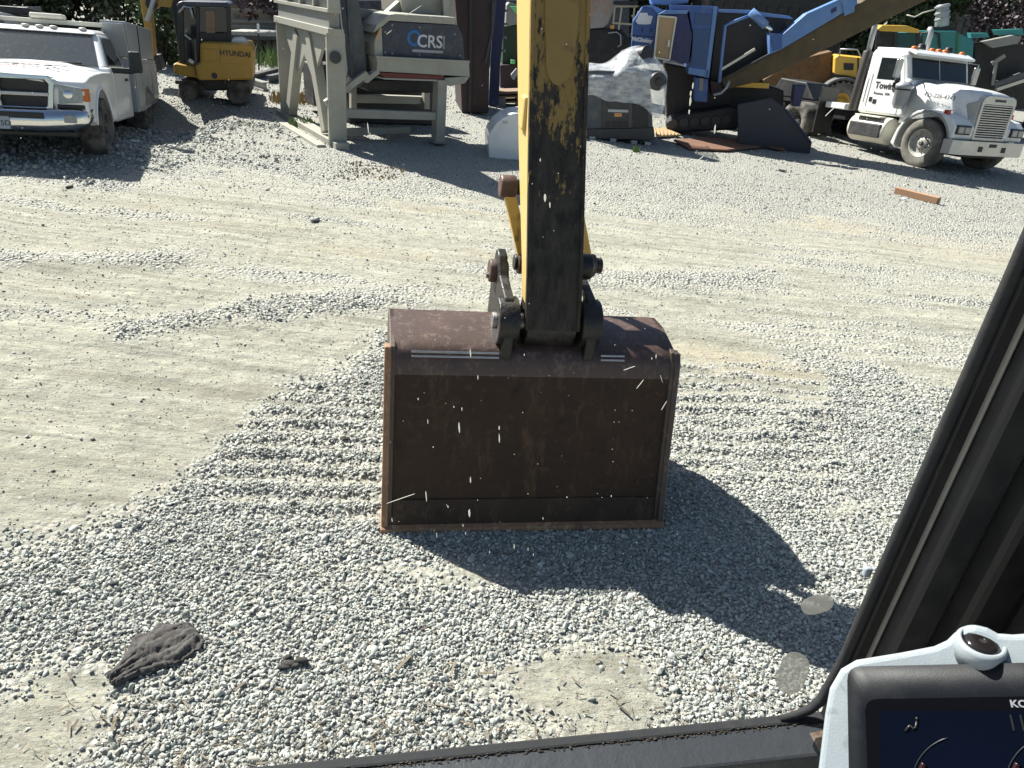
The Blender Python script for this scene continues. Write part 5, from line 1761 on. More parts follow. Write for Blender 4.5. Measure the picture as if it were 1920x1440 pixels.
cbm = S_('cab_roof', [(330, 12), (333, 5), (340, 2), (424, 4), (431, 8), (431, 14)], -.05, 1.0, 'navy_panel', .03)
for a, b, wd in (((338, 10), (341, 120), .09), ((428, 12), (430, 82), .07), ((370, 12), (372, 118), .06)):
    mx.beam('cab_post', a, b, wd, -.02, .09, 'black_plastic', bev=.01)
for a, b, wd in (((345, 12), (348, 110), .07), ((424, 12), (426, 82), .07)):
    mx.beam('cab_post', a, b, wd, .86, .09, 'black_plastic', bev=.01)
S_('cab_rear_panel', [(372, 60), (428, 62), (429, 84), (374, 82)], .0, .05, 'black_plastic', .01)
S_('rear_window', [(374, 14), (426, 15), (427, 60), (374, 60)], .02, .015, 'car_glass', .004)
S_('side_glass', [(342, 14), (369, 14), (371, 116), (344, 118)], .03, .015, 'car_glass', .004)
S_('seat_back', [(386, 20), (402, 20), (404, 62), (386, 62)], -.0, .012, 'old_wood', .004)
S_('cab_interior', [(346, 20), (422, 20), (422, 80), (350, 118)], .40, .30, 'black_steel', .03)
mx.path('door_rail', [(336, 24), (345, 12), (357, 14), (362, 34)], -.06, .022, 'galvanised')
mx.beam('wiper_arm', (346, 65), (358, 74), .03, -.07, .02, 'galvanised')
mx.beam('work_light', (354, 112), (363, 118), .06, -.08, .05, 'satin_steel')
for a in (0, 1):
    P = [(335, 152), (352, 147), (368, 154), (372, 172), (366, 190), (344, 192), (334, 180)] if a == 0 else [(425, 152), (442, 150), (462, 154), (470, 170), (464, 194), (436, 196), (424, 182)]
    tr = S_('track', P, .0 if a == 0 else -.1, 1.9, 'tyre', .04)
    for i in range(7):
        q = mx.pt(P[0][0] + 12, P[0][1] + 4, .05 + i * .26)
        MB().box(q.x - .16, q.x + .2, q.y - .05, q.y + .05, q.z - .02, q.z + .05).build('track_shoe', 'rim_dark', tr, .01)
S_('turntable', [(372, 148), (462, 148), (455, 170), (385, 170)], .1, .9, 'black_steel', .03)
sk = S_('dipper', [(256, -60), (283, -60), (284, 20), (291, 102), (288, 110), (280, 110), (274, 70), (264, 10)], .9, .24, 'machine_yellow', .02)
S_('boom', [(282, -20), (318, -14), (326, -2), (322, 14), (300, 12), (284, 22)], .92, .22, 'machine_yellow', .02)
MB().cyl(mx.pt(284, 8, .85), mx.pt(284, 8, 1.2), .10, n=16).build('boom_pin', 'black_steel', sk)
mx.bar('dipper_cylinder', (300, -40), (276, 40), .86, .045, 'galvanised')
S_('boom_base', [(318, -10), (345, -10), (352, 118), (338, 118), (322, 20)], .95, .25, 'black_steel', .02)
S_('front_bucket', [(276, 108), (296, 104), (304, 130), (286, 140), (274, 128)], .9, .5, 'black_steel', .02)

# ------------------------------------------------------------------ white curved hood lying on the ground
tk = Fr('tank_cover', 'white curved tank cover standing on the gravel left of the stick', 'tank cover', G(955, 298), R(8))
P = [(917, 298), (915, 262), (918, 250), (930, 232), (945, 220), (962, 213), (985, 211), (1005, 216), (1024, 232), (1024, 298)]
tk.slab('cover_shell', P, 0, .75, 'white_paint', .012, floor=True)
tk.slab('cover_rim', [(917, 296), (1024, 296), (1024, 300), (917, 300)], -.02, .8, 'white_paint', .004)
q = tk.pt(944, 229, -.004)
for dx in (0, .04):
    MB().box(q.x + dx, q.x + dx + .018, -.01, -.002, q.z - .02, q.z + .02).build('vent_slot', 'crusher_white', tk.e)

# ------------------------------------------------------------------ plastic wrapped generator on its skid
ge = Fr('wrapped_generator', 'grey generator set wrapped in clear plastic on a steel skid', 'generator', G(1165, 268), R(-4))
S_ = ge.slab
sk = S_('skid', [(1085, 243), (1226, 240), (1228, 262), (1085, 266)], 0, 1.6, 'dark_steel', .01, floor=True)
for x in (1110, 1150, 1190, 1216):
    q = ge.pt(x, 262, -.01)
    MB().box(q.x - .06, q.x + .06, -.012, .3, 0, .07).build('skid_foot', 'galvanised', sk, .006)
gb = S_('generator_body', [(1085, 133), (1120, 132), (1190, 135), (1216, 140), (1222, 190), (1224, 240), (1085, 243)], .05, 1.4, 'conveyor_grey', .02)
S_('control_panel', [(1128, 176), (1178, 178), (1178, 240), (1128, 241)], .03, .03, 'dark_steel', .006, gb)
for i in range(4):
    x = 1136 + i * 11
    S_('breaker_window', [(x, 227), (x + 8, 227), (x + 8, 238), (x, 238)], .018, .02, 'black_steel', .002, gb)
S_('label_decal', [(1140, 205), (1178, 206), (1178, 211), (1140, 210)], .02, .012, 'galvanised', 0, gb)
S_('label_decal', [(1152, 212), (1166, 212), (1166, 219), (1152, 219)], .02, .012, 'orange_decal', 0, gb)
S_('side_column', [(1186, 190), (1214, 190), (1216, 240), (1187, 241)], .02, .05, 'black_steel', .006, gb)
q = ge.pt(1231, 150, .3)
MB().cyl((q.x - .08, .25, q.z), (q.x + .02, -.02, q.z), .17, n=24).build('air_duct', 'dark_steel', gb, .02)
MB().cyl((q.x - .07, .2, q.z), (q.x + .03, -.06, q.z), .07, n=16).build('duct_mouth', 'black_steel', gb, .01)
q = ge.pt(1205, 100, .5)
MB().cyl((q.x - .35, .8, q.z - .15), (q.x + .1, .3, q.z), .17, n=20).build('exhaust_drum', 'black_steel', gb, .03)
# draped film: one wrinkled sheet over the top and down the sides
wr = MB()
top = [(1070, 116), (1095, 115), (1113, 116), (1128, 119), (1142, 113), (1155, 102), (1168, 92), (1182, 85), (1200, 81), (1214, 88), (1228, 100), (1240, 116), (1250, 130), (1252, 142)]
bot = [(1070, 178), (1095, 180), (1113, 176), (1128, 186), (1142, 192), (1155, 188), (1168, 194), (1182, 192), (1200, 196), (1214, 205), (1226, 222), (1238, 224), (1246, 205), (1250, 170)]
nrow = 15
rw = random.Random(4)
vs_ = []
for j in range(nrow):
    f = j / (nrow - 1)
    for i, (a, b) in enumerate(zip(top, bot)):
        g = min(1, f * 2.2)
        tdep = .55 * (1 - g) ** 1.5 - .02 - .05 * math.sin(f * 6 + i * 1.9) * (1 if 0 < j else 0) + rw.uniform(-.012, .012)
        x = a[0] + (b[0] - a[0]) * f
        y = a[1] + (b[1] - a[1]) * f
        vs_.append(ge.pt(x, y, tdep))
n_ = len(top)
back = [Vector((p.x, 1.4, p.z - .1)) for p in vs_[:n_]]
fs_ = [(j * n_ + i, j * n_ + i + 1, (j + 1) * n_ + i + 1, (j + 1) * n_ + i) for j in range(nrow - 1) for i in range(n_ - 1)]
o = len(vs_)
vs_ += back
fs_ += [(i, i + 1, o + i + 1, o + i) for i in range(n_ - 1)]
fl = wr.add(vs_, fs_, True).build('plastic_film', 'plastic_wrap', ge.e)
ss = fl.modifiers.new('fold', 'SUBSURF')
ss.levels = ss.render_levels = 2

# ------------------------------------------------------------------ blue tracked crusher with its discharge conveyor
bl = Fr('tracked_crusher', 'blue tracked crusher with tan radiator screen and raised conveyor', 'crusher', G(1330, 262), R(-6))
S_ = bl.slab
t1 = S_('gable_housing', [(1183, 100), (1187, 40), (1205, 12), (1223, 11), (1236, 27), (1229, 110)], .2, 1.2, 'blue_paint', .02)
S_('housing_roof', [(1203, 12), (1224, 10), (1258, 24), (1236, 29), (1222, 14)], .15, 1.2, 'blue_light', .01, t1)
S_('panel_seam', [(1184, 66), (1231, 69), (1231, 71), (1184, 68)], .19, .02, 'navy_steel', 0, t1)
lg = S_('crest_logo', [(1192, 40), (1197, 30), (1200, 24), (1214, 24), (1215, 29), (1224, 30), (1220, 45), (1210, 46), (1196, 45)], .185, .012, 'white_decal', .002, t1)
q = bl.pt(1204, 75, .18)
text('maker_lettering', 'McCloskey', .105, 'white_decal', t1, face_mat((q.x, .186, q.z), (1, 0, -.03), (0, 0, 1)), .002, sx=.95, bold=.006)
S_('lettering_plate', [(1188, 69), (1220, 72), (1217, 81), (1188, 78)], .192, .012, 'blue_light', 0, t1)
for x in (1203, 1219):
    S_('latch', [(x, 52), (x + 3, 52), (x + 3, 60), (x, 60)], .18, .03, 'navy_steel', .002, t1)
rb = S_('radiator_box', [(1235, 27), (1268, 27), (1288, 22), (1298, 66), (1291, 120), (1258, 114), (1226, 108)], -.10, .9, 'navy_steel', .015)
S_('radiator_screen', [(1236, 32), (1266, 34), (1254, 110), (1229, 105)], -.115, .02, 'tan_mesh', 0, rb)
for a, b in (((1235, 30), (1268, 33)), ((1268, 33), (1255, 113)), ((1255, 113), (1227, 107)), ((1227, 107), (1235, 30))):
    bl.beam('screen_frame', a, b, .035, -.14, .03, 'cream_plastic', rb)
S_('screen_latch', [(1252, 75), (1257, 75), (1256, 88), (1251, 88)], -.15, .03, 'cream_plastic', .003, rb)
S_('radiator_roof', [(1234, 27), (1248, 19), (1291, 20), (1288, 26)], -.12, .9, 'blue_light', .006, rb)
bb = S_('power_housing', [(1256, 9), (1346, 12), (1337, 68), (1329, 146), (1290, 139), (1300, 75), (1292, 22), (1256, 19)], -.02, 1.5, 'blue_paint', .015)
S_('louvre_panel', [(1303, 25), (1336, 27), (1333, 47), (1302, 46)], -.04, .03, 'blue_mesh', .004, bb)
S_('louvre_panel', [(1300, 54), (1332, 55), (1325, 125), (1296, 121)], -.04, .03, 'blue_mesh', .004, bb)
S_('panel_trim', [(1338, 14), (1346, 13), (1329, 146), (1322, 145)], -.05, .04, 'blue_light', .004, bb)
S_('panel_trim', [(1292, 126), (1329, 132), (1328, 145), (1290, 138)], -.05, .04, 'blue_light', .004, bb)
S_('hopper_side', [(1216, -20), (1222, 8), (1256, 10), (1290, 6), (1296, -20)], .3, 1.5, 'blue_light', .02)
S_('rear_frame', [(1344, 22), (1470, 28), (1480, 60), (1440, 145), (1330, 160)], .7, .9, 'black_steel', .02)
S_('top_rail', [(1346, 17), (1408, 19), (1412, 26), (1346, 23)], .1, .2, 'blue_light', .01)
S_('top_rail', [(1418, 22), (1480, 30), (1488, 36), (1420, 30)], .3, .3, 'blue_light', .01)
bl.path('frame_tube', [(1404, 30), (1372, 42), (1360, 48), (1354, 100), (1349, 155)], .02, .035, 'blue_light')
bl.beam('walkway_rail', (1350, 132), (1416, 92), .05, .0, .05, 'cream_plastic')
hc = bl.bar('lift_cylinder', (1408, 22), (1436, 48), .0, .09, 'blue_light')
bl.bar('cylinder_rod', (1432, 44), (1446, 58), .0, .05, 'chrome', hc)
cv = S_('conveyor_truss', [(1443, 102), (1443, 62), (1466, 66), (1470, 62), (1512, 26), (1606, -16), (1608, 8), (1466, 92)], .1, .35, 'blue_light', .012)
S_('truss_plate', [(1443, 62), (1466, 64), (1466, 90), (1450, 96)], .07, .04, 'blue_paint', .006, cv)
S_('truss_window', [(1558, 18), (1568, 12), (1569, 20), (1559, 26)], .09, .03, 'navy_steel', 0, cv)
S_('conveyor_belt', [(1352, 150), (1443, 103), (1608, 9), (1650, -18), (1775, -18), (1424, 152), (1360, 168)], .25, 1.1, 'belt_brown', .02)
S_('belt_edge', [(1352, 148), (1443, 100), (1608, 6), (1608, 11), (1444, 106), (1352, 153)], .2, .08, 'black_plastic', .006)
S_('splice_box', [(1572, -16), (1606, -18), (1602, 22), (1584, 30), (1580, 10)], .05, .1, 'blue_light', .01)
S_('pedestal', [(1304, 145), (1328, 148), (1326, 192), (1303, 190)], .1, .6, 'blue_paint', .012)
S_('decal_plate', [(1312, 146), (1319, 147), (1318, 170), (1311, 170)], .085, .02, 'crusher_grey', 0)
S_('yellow_beam', [(1362, 153), (1442, 156), (1442, 166), (1370, 163)], .3, .3, 'loader_yellow', .006)
S_('under_gear', [(1246, 118), (1300, 128), (1330, 150), (1440, 160), (1470, 170), (1470, 200), (1420, 200), (1300, 215), (1250, 225)], .9, .9, 'black_steel', .03)
for x0, tt in ((1252, .25), (1252, 2.4)):
    tr = S_('crawler_track', [(x0, 250), (x0 - 4, 232), (x0 + 8, 218), (x0 + 120, 200), (x0 + 134, 206), (x0 + 140, 225), (x0 + 130, 244)], tt, .5, 'black_steel', .06)
for i in range(6):
    x = 1262 + i * 20
    q = bl.pt(x, 232 - i * 1.5, .22)
    MB().cyl((q.x, .2, q.z), (q.x, .3, q.z), .10, n=14).build('track_roller', 'dark_steel', bl.e)
bl.path('hose', [(1338, 178), (1352, 175), (1362, 165), (1368, 152)], .05, .03, 'galvanised')
S_('red_bracket', [(1332, 152), (1352, 155), (1356, 176), (1334, 180)], .3, .3, 'dark_red', .01)
S_('jack_leg', [(1490, 160), (1512, 160), (1500, 200), (1486, 200)], .5, .3, 'navy_steel', .01)

# dark blue wing plate standing between the crusher and the truck
wg = Fr('wing_plate', 'dark blue steel wing plate leaning between crusher and white truck', 'steel plate', G(1480, 285), R(8))
wp_ = wg.slab('plate', [(1474, 204), (1522, 268), (1519, 287), (1440, 281), (1384, 266), (1384, 196), (1446, 184)], 0, .05, 'navy_plate', .006)
wg.beam('edge_flange', (1474, 204), (1522, 268), .03, -.03, .08, 'navy_steel', wp_)
wg.beam('bottom_flange', (1384, 266), (1519, 286), .04, -.03, .08, 'navy_plate', wp_)

# rusty steel plates flat on the ground
for nm, lab, P in (('steel_plate', 'long rusty brown steel sheet lying flat in front of the crusher', [(1262, 268), (1330, 262), (1400, 268), (1425, 280), (1360, 287), (1290, 284)]), ('ribbed_plate', 'ribbed tan steel sheet beside the generator skid', [(1226, 246), (1245, 244), (1276, 258), (1230, 260)]), ('thin_rust_bar', 'thin rusty bar lying flat between steel sheet and truck', [(1400, 268), (1470, 284), (1468, 287), (1398, 272)])):
    W = [G(x, y) for x, y in P]
    c = sum(W, Vector()) / len(W)
    mb_ = MB().prism([(p.x - c.x, p.y - c.y) for p in W], 'z', .0, .035)
    o = mb_.build(nm, 'rust_plate' if 'ribbed' not in nm else 'tan_mesh', None, .004)
    o.matrix_world = Matrix.Translation((c.x, c.y, zg(c.x, c.y) + .035)) @ TILT
    tag(o, lab, 'steel plate')
    if 'ribbed' in nm:
        for i in range(7):
            a = W[0].lerp(W[1], 0).lerp(W[2], i / 7) - c
            bq = W[3].lerp(W[2], i / 7) - c
            MB().cyl((a.x, a.y, .045), (bq.x, bq.y, .045), .012, n=6).build('rib', 'tan_mesh', o)

# ------------------------------------------------------------------ yellow dump truck behind the tractor
ad = Fr('dump_truck', 'yellow articulated dump truck behind the white tractor, big dusty tyre', 'dump truck', G(1600, 232), R(-14))
S_ = ad.slab
hd_ = S_('engine_hood', [(1566, 108), (1572, 104), (1610, 108), (1644, 112), (1644, 150), (1608, 146), (1564, 138)], .2, 1.4, 'loader_yellow', .03)
S_('hood_vent', [(1582, 118), (1601, 119), (1600, 132), (1582, 131)], .18, .03, 'black_steel', .004, hd_)
S_('hood_rail', [(1608, 108), (1611, 108), (1610, 146), (1607, 146)], .17, .04, 'black_steel', 0, hd_)
ad.path('hand_rail', [(1574, 104), (1576, 92), (1608, 93), (1615, 108)], .2, .02, 'galvanised')
rfz = S_('cab_roof', [(1646, 54), (1654, 47), (1700, 48), (1724, 56), (1724, 62), (1650, 58)], .4, 1.4, 'loader_yellow', .02)
for a, b in (((1648, 56), (1642, 112)), ((1680, 60), (1678, 112)), ((1722, 60), (1722, 112))):
    ad.beam('cab_post', a, b, .09, .45, .1, 'black_plastic', bev=.01)
S_('cab_glass', [(1650, 60), (1678, 60), (1676, 108), (1645, 108)], .5, .02, 'car_glass', .004)
S_('cab_glass', [(1682, 61), (1720, 62), (1720, 108), (1680, 108)], .5, .02, 'teal_glass', .004)
S_('cab_lower', [(1640, 108), (1724, 108), (1724, 165), (1640, 165)], .45, 1.2, 'loader_yellow', .03)
q0 = ad.pt(1576, 190, .2)
rw_ = abs(ad.pt(1576, 152, .2).z - q0.z)
wl = wheel(ad.e, (q0.x, .3, q0.z), rw_, .5, rw_ * .42, -1, 'tyre_dusty', 'loader_yellow', 'loader_yellow', True, 22)
P = [(q0.x + rw_ * 1.26 * math.cos(R(a)), q0.z + rw_ * 1.22 * math.sin(R(a))) for a in range(10, 176, 12)] + [(q0.x + rw_ * 1.14 * math.cos(R(a)), q0.z + rw_ * 1.1 * math.sin(R(a))) for a in range(175, 9, -12)]
MB().prism(P, 'y', -.05, .7).build('mudguard', 'fender_rubber', ad.e, .01)
S_('step_ladder', [(1611, 150), (1634, 148), (1632, 166), (1622, 168), (1622, 185), (1613, 190)], .15, .12, 'loader_yellow', .01)
S_('dump_body', [(1430, 150), (1500, 110), (1560, 96), (1560, 150), (1500, 170), (1440, 175)], .9, 1.2, 'dump_shade', .03)
q1 = ad.pt(1415, 196, 1.2)
wheel(ad.e, (q1.x, 1.2, q1.z), .55, .5, .22, -1, 'tyre_dusty', 'loader_yellow', 'loader_yellow', True)
S_('chassis', [(1440, 172), (1600, 180), (1640, 190), (1640, 205), (1440, 195)], .8, .5, 'black_steel', .02)

# ------------------------------------------------------------------ teal screener far right
te = Fr('teal_screener', 'teal screening machine with grey drum behind the white tractor cab', 'screening machine', G(1760, 240), R(-16))
S_ = te.slab
tb = S_('teal_housing', [(1690, 62), (1722, 58), (1790, 58), (1826, 76), (1824, 118), (1690, 118)], .0, 1.6, 'teal_paint', .02)
S_('housing_edge', [(1793, 60), (1797, 60), (1795, 116), (1790, 116)], -.02, .04, 'green_paint', 0, tb)
te.path('side_pipe', [(1728, 88), (1728, 62), (1748, 60), (1760, 64), (1762, 90)], -.05, .035, 'black_steel', tb)
MB().cyl(te.pt(1766, 50, .5), te.pt(1768, 8, .5), .22, .19, 20).build('exhaust_drum', 'galvanised', te.e, .02)
for y in (14, 26, 37):
    MB().cyl(te.pt(1767, y, .5), te.pt(1767, y - 4, .5), .235, n=20).build('drum_band', 'galvanised', te.e, .01)
S_('drum_base', [(1746, 50), (1790, 50), (1790, 60), (1746, 60)], .3, .6, 'black_steel', .01)
te.path('power_cable', [(1700, 28), (1715, 32), (1730, 24), (1752, 18)], .3, .02, 'cream_plastic')
tcv = S_('tail_conveyor', [(1820, 62), (1852, 62), (1856, 70), (1822, 72)], .3, .6, 'teal_paint', .01)
S_('conveyor_wing', [(1842, 78), (1900, 66), (1916, 70), (1908, 82), (1862, 90)], -.2, .5, 'crusher_grey', .01)
S_('conveyor_wing', [(1866, 56), (1918, 54), (1920, 66), (1870, 66)], .3, .5, 'teal_paint', .01)
S_('lower_frame', [(1826, 80), (1935, 84), (1940, 205), (1826, 205)], .5, .9, 'black_steel', .03)
te.beam('strut', (1860, 120), (1885, 104), .12, -.1, .1, 'crusher_grey')
te.beam('strut', (1868, 118), (1862, 160), .09, -.1, .1, 'crusher_grey')
te.beam('chute_lip', (1870, 168), (1930, 148), .10, -.2, .3, 'cream_plastic')
te.beam('chute_belt', (1866, 160), (1930, 138), .18, -.15, .4, 'conveyor_grey')
S_('under_frame', [(1690, 118), (1826, 118), (1826, 205), (1690, 205)], .4, .8, 'black_steel', .02)

# ------------------------------------------------------------------ between the screening plant and the stick
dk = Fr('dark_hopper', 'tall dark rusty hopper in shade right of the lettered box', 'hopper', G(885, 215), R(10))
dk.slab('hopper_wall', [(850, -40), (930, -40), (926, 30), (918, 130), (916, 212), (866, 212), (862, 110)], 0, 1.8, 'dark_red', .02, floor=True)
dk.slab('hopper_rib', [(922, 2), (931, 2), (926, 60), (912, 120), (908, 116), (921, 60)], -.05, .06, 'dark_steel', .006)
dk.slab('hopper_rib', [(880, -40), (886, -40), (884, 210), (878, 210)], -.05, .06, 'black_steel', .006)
bc = Fr('blue_column', 'dark blue steel column standing beside the dark hopper', 'column', G(928, 200), R(4))
bc.slab('post', [(931, -40), (952, -40), (946, 40), (938, 120), (935, 198), (916, 198), (920, 110)], 0, .35, 'navy_steel', .012, floor=True)
for y in (20, 45, 70, 95):
    q = bc.pt(948 - y * .08, y, 0)
    MB().cyl((q.x, .1, q.z), (q.x + .1, .1, q.z), .025, n=8).build('step_rung', 'crusher_grey', bc.e)
gm = Fr('green_screener', 'green and grey screening machine half hidden behind the stick', 'screening machine', G(975, 170), R(6))
gb = gm.slab('machine_body', [(944, 48), (1040, 44), (1040, 122), (942, 122)], .3, 1.5, 'green_dark', .02)
gm.slab('grey_chute', [(950, 10), (955, 4), (984, 14), (988, 36), (968, 46), (948, 50)], -.1, .9, 'crusher_grey', .012)
gm.slab('green_hood', [(956, 12), (1000, 12), (1000, 28), (984, 24), (968, 26)], -.2, .6, 'light_green', .012)
gm.slab('red_hopper', [(938, 122), (1030, 118), (1030, 166), (938, 166)], .1, 1.0, 'dark_red', .02)
gm.slab('yellow_knob', [(958, 112), (966, 112), (966, 120), (958, 120)], .0, .1, 'light_green', .01)
gm.slab('leg', [(944, 166), (956, 166), (956, 185), (944, 185)], .2, .2, 'black_steel')
gm.slab('leg', [(990, 166), (1002, 166), (1002, 185), (990, 185)], .2, .2, 'black_steel')
pa = Fr('timber_pallet', 'weathered timber pallet loaded with grey steel bits behind the stick', 'pallet', G(965, 202), R(12))
for i, (y0, y1) in enumerate(((172, 177), (180, 184), (190, 194))):
    pa.slab('pallet_board', [(936, y0), (1000, y0 - 2), (1000, y1 - 2), (936, y1)], .0 + .04 * i, .6, 'old_wood', .004)
pa.slab('pallet_block', [(935, 184), (948, 184), (948, 200), (935, 200)], .02, .5, 'crusher_grey', .006)
pa.slab('pallet_block', [(972, 178), (978, 178), (978, 203), (972, 203)], .02, .5, 'crusher_grey', .006)
pa.slab('steel_offcut', [(958, 140), (968, 128), (974, 134), (964, 150), (961, 148)], .1, .05, 'galvanised', .004)

# rusty hopper and black engine module right of the stick
rh = Fr('rusty_hopper', 'grey and rust stained hopper with yellow guard rail above the generator', 'hopper', G(1140, 190), R(-4))
rh.slab('hopper_shell', [(1104, -40), (1158, -40), (1152, 16), (1140, 45), (1130, 52), (1104, 54)], .0, 1.6, 'rust_hopper', .02)
for a, b in (((1152, 12), (1196, 12)), ((1148, 43), (1188, 46)), ((1166, 12), (1160, 56)), ((1190, 12), (1184, 70)), ((1153, 12), (1150, 42))):
    rh.beam('guard_rail', a, b, .045, -.1, .045, 'rail_cream')
rh.slab('platform', [(1150, 2), (1196, 2), (1196, 10), (1150, 8)], -.15, .7, 'black_steel', .006)
rh.slab('beacon', [(1144, 48), (1152, 46), (1152, 54), (1144, 54)], -.1, .1, 'amber_light', .01)
em = rh.slab('engine_module', [(1090, 54), (1165, 54), (1186, 80), (1186, 170), (1090, 172)], .1, 1.4, 'black_steel', .03)
rh.path('engine_hose', [(1152, 60), (1162, 62), (1168, 72), (1166, 82)], .02, .03, 'black_plastic', em)
rh.path('engine_hose', [(1140, 62), (1156, 60), (1164, 66), (1164, 84), (1158, 88)], .0, .02, 'galvanised', em)
# ------------------------------------------------------------------ trees, hedge and what stands far behind
def leaf_cloud(c, r, n, size, seed, squash=1.0, clumps=26):
    """leaf-sized faces gathered in clumps through the crown's volume"""
    rr = np.random.RandomState(seed)
    cl = rr.normal(0, 1, (clumps, 3))
    cl /= np.linalg.norm(cl, axis=1)[:, None]
    cl *= (rr.rand(clumps, 1) ** .45) * np.array(r)
    k = rr.randint(0, clumps, n)
    cr_ = np.array(r).mean() * rr.uniform(.16, .34, clumps)
    d = rr.normal(0, 1, (n, 3))
    d /= np.linalg.norm(d, axis=1)[:, None]
    P = cl[k] + d * (cr_[k] * rr.rand(n) ** .5)[:, None] + np.array(c)
    a = rr.normal(0, 1, (n, 3))
    a /= np.linalg.norm(a, axis=1)[:, None]
    b = np.cross(a, rr.normal(0, 1, (n, 3)))
    b /= np.linalg.norm(b, axis=1)[:, None]
    s = (size * rr.uniform(.6, 1.4, n))[:, None]
    V = np.stack([P - a * s, P + b * s * .55, P + a * s, P - b * s * .55], 1).reshape(-1, 3)
    return V


def tree(name, label, loc, h, r, base, n, leaf, seed, group=None, m='leaf_dark', trunk_r=.16):
    t = thing(name, label, 'tree', loc, 0, 0, group)
    rr = random.Random(seed)
    tb = MB()
    tb.tube([(0, 0, -.1), (.05, .03, base * .8), (.1, -.05, h * .45), (.02, .06, h * .8)], [trunk_r, trunk_r * .85, trunk_r * .6, trunk_r * .2], 10)
    for i in range(7):
        a = rr.uniform(0, 6.28)
        z = base * .6 + rr.random() * h * .4
        q = Vector((math.cos(a) * r * .7, math.sin(a) * r * .7, z + r * .5))
        tb.tube([(0.05, 0, z), Vector((0.05, 0, z)).lerp(q, .5) + Vector((0, 0, .1)), q], [trunk_r * .5, trunk_r * .3, trunk_r * .1], 7)
    tb.build('trunk', 'bark', t)
    V = leaf_cloud((0, 0, base + (h - base) * .5), (r, r, (h - base) * .5), n, leaf, seed, clumps=44)
    me = bpy.data.meshes.new('crown')
    me.from_pydata(V.tolist(), [], [(4 * i, 4 * i + 1, 4 * i + 2, 4 * i + 3) for i in range(len(V) // 4)])
    me.materials.append(MATS[m])
    o = bpy.data.objects.new('crown', me)
    COL.objects.link(o)
    o.parent = t
    return t


def gz(x, y):
    return SLOPE * max(-30, min(30, x))


TR = [
    ('evergreen_tree', 'dark evergreen tree far behind the pickup', -26, 40, 9, 3.8, .2, 'leaf_dark'),
    ('evergreen_tree', 'dark green tree behind the mini excavator', -16.5, 38, 9, 3.9, .3, 'leaf_dark'),
    ('evergreen_tree', 'dark tree behind the tan site office', -9.5, 41, 9, 3.8, .2, 'leaf_dark'),
    ('evergreen_tree', 'dark tree behind the screening plant', -3.2, 40, 9, 3.8, .2, 'leaf_dark'),
    ('evergreen_tree', 'dark tree behind the stick and green machine', 3.2, 39, 9, 3.8, .2, 'leaf_dark'),
    ('evergreen_tree', 'dark tree behind the blue crusher roof', 8.0, 38, 9, 3.6, .2, 'leaf_dark'),
    ('evergreen_tree', 'dark green tree behind the raised conveyor', 12.8, 38, 9, 3.0, .2, 'leaf_dark'),
    ('broadleaf_tree', 'olive green tree above the grey exhaust drum', 16.0, 36, 8, 2.4, .2, 'leaf_green'),
    ('purple_tree', 'purple leaved tree at the top right corner', 19.8, 32, 8.5, 3.0, .2, 'leaf_purple'),
    ('purple_tree', 'purple leaved tree beyond the right edge of the teal machine', 24.6, 32, 8.5, 3.2, .2, 'leaf_purple'),
]
for i, (nm, lab, x, y, h, r, b, m) in enumerate(TR):
    tree(nm, lab, (x, y, gz(x, y)), h, r, b, 11000 if m != 'leaf_purple' else 22000, .13 if m != 'leaf_purple' else .075, 50 + i, 'trees along the back of the yard', m)
# a second, unbroken belt of wood behind, read as one mass
V = []
rr_ = random.Random(8)
for i in range(24):
    x = -60 + i * 5.4
    V.append(leaf_cloud((x, 52 + rr_.uniform(-3, 3), 4.2 + gz(x, 0)), (4.6, 3.0, 5.6), 2600, .24, 200 + i, clumps=40))
V = np.concatenate(V)
me = bpy.data.meshes.new('far_wood')
me.from_pydata(V.tolist(), [], [(4 * i, 4 * i + 1, 4 * i + 2, 4 * i + 3) for i in range(len(V) // 4)])
me.materials.append(MATS['leaf_dark'])
o = bpy.data.objects.new('far_wood', me)
COL.objects.link(o)
tag(o, 'dark belt of wood closing the back of the yard', 'wood', kind='stuff')
# rising bank the wood stands on
MB().prism([(-120, 57), (120, 57), (120, 75), (-120, 75)], 'z', -6, 11).build('hill', 'bank_soil', None)
tag(bpy.data.objects['hill'], 'dark wooded bank behind the yard', 'hill', kind='structure')

# small purple leaved tree left of the screening plant
q = G(548, 112)
tree('plum_tree', 'small purple plum tree between tan office and screening plant', (q.x, q.y, q.z), 4.6, 1.5, .9, 5000, .09, 77, None, 'leaf_purple', .07)


def shrub(name, label, px, py, h, r, n, leaf, seed, m, group=None, cat='shrub'):
    q = G(px, py)
    t = thing(name, label, cat, (q.x, q.y, zg(q.x, q.y) if q.y < 24 else q.z), 0, 0, group)
    V = leaf_cloud((0, 0, h * .5), (r, r, h * .5), n, leaf, seed, clumps=30)
    V[:, 2] = np.maximum(V[:, 2], 0)
    me = bpy.data.meshes.new('foliage')
    me.from_pydata(V.tolist(), [], [(4 * i, 4 * i + 1, 4 * i + 2, 4 * i + 3) for i in range(len(V) // 4)])
    me.materials.append(MATS[m])
    o = bpy.data.objects.new('foliage', me)
    COL.objects.link(o)
    o.parent = t
    s = MB()
    for i in range(4):
        a = i * 1.6
        s.tube([(0, 0, 0), (math.cos(a) * r * .3, math.sin(a) * r * .3, h * .6)], [.03, .012], 6)
    s.build('stem', 'bark', t)
    return t


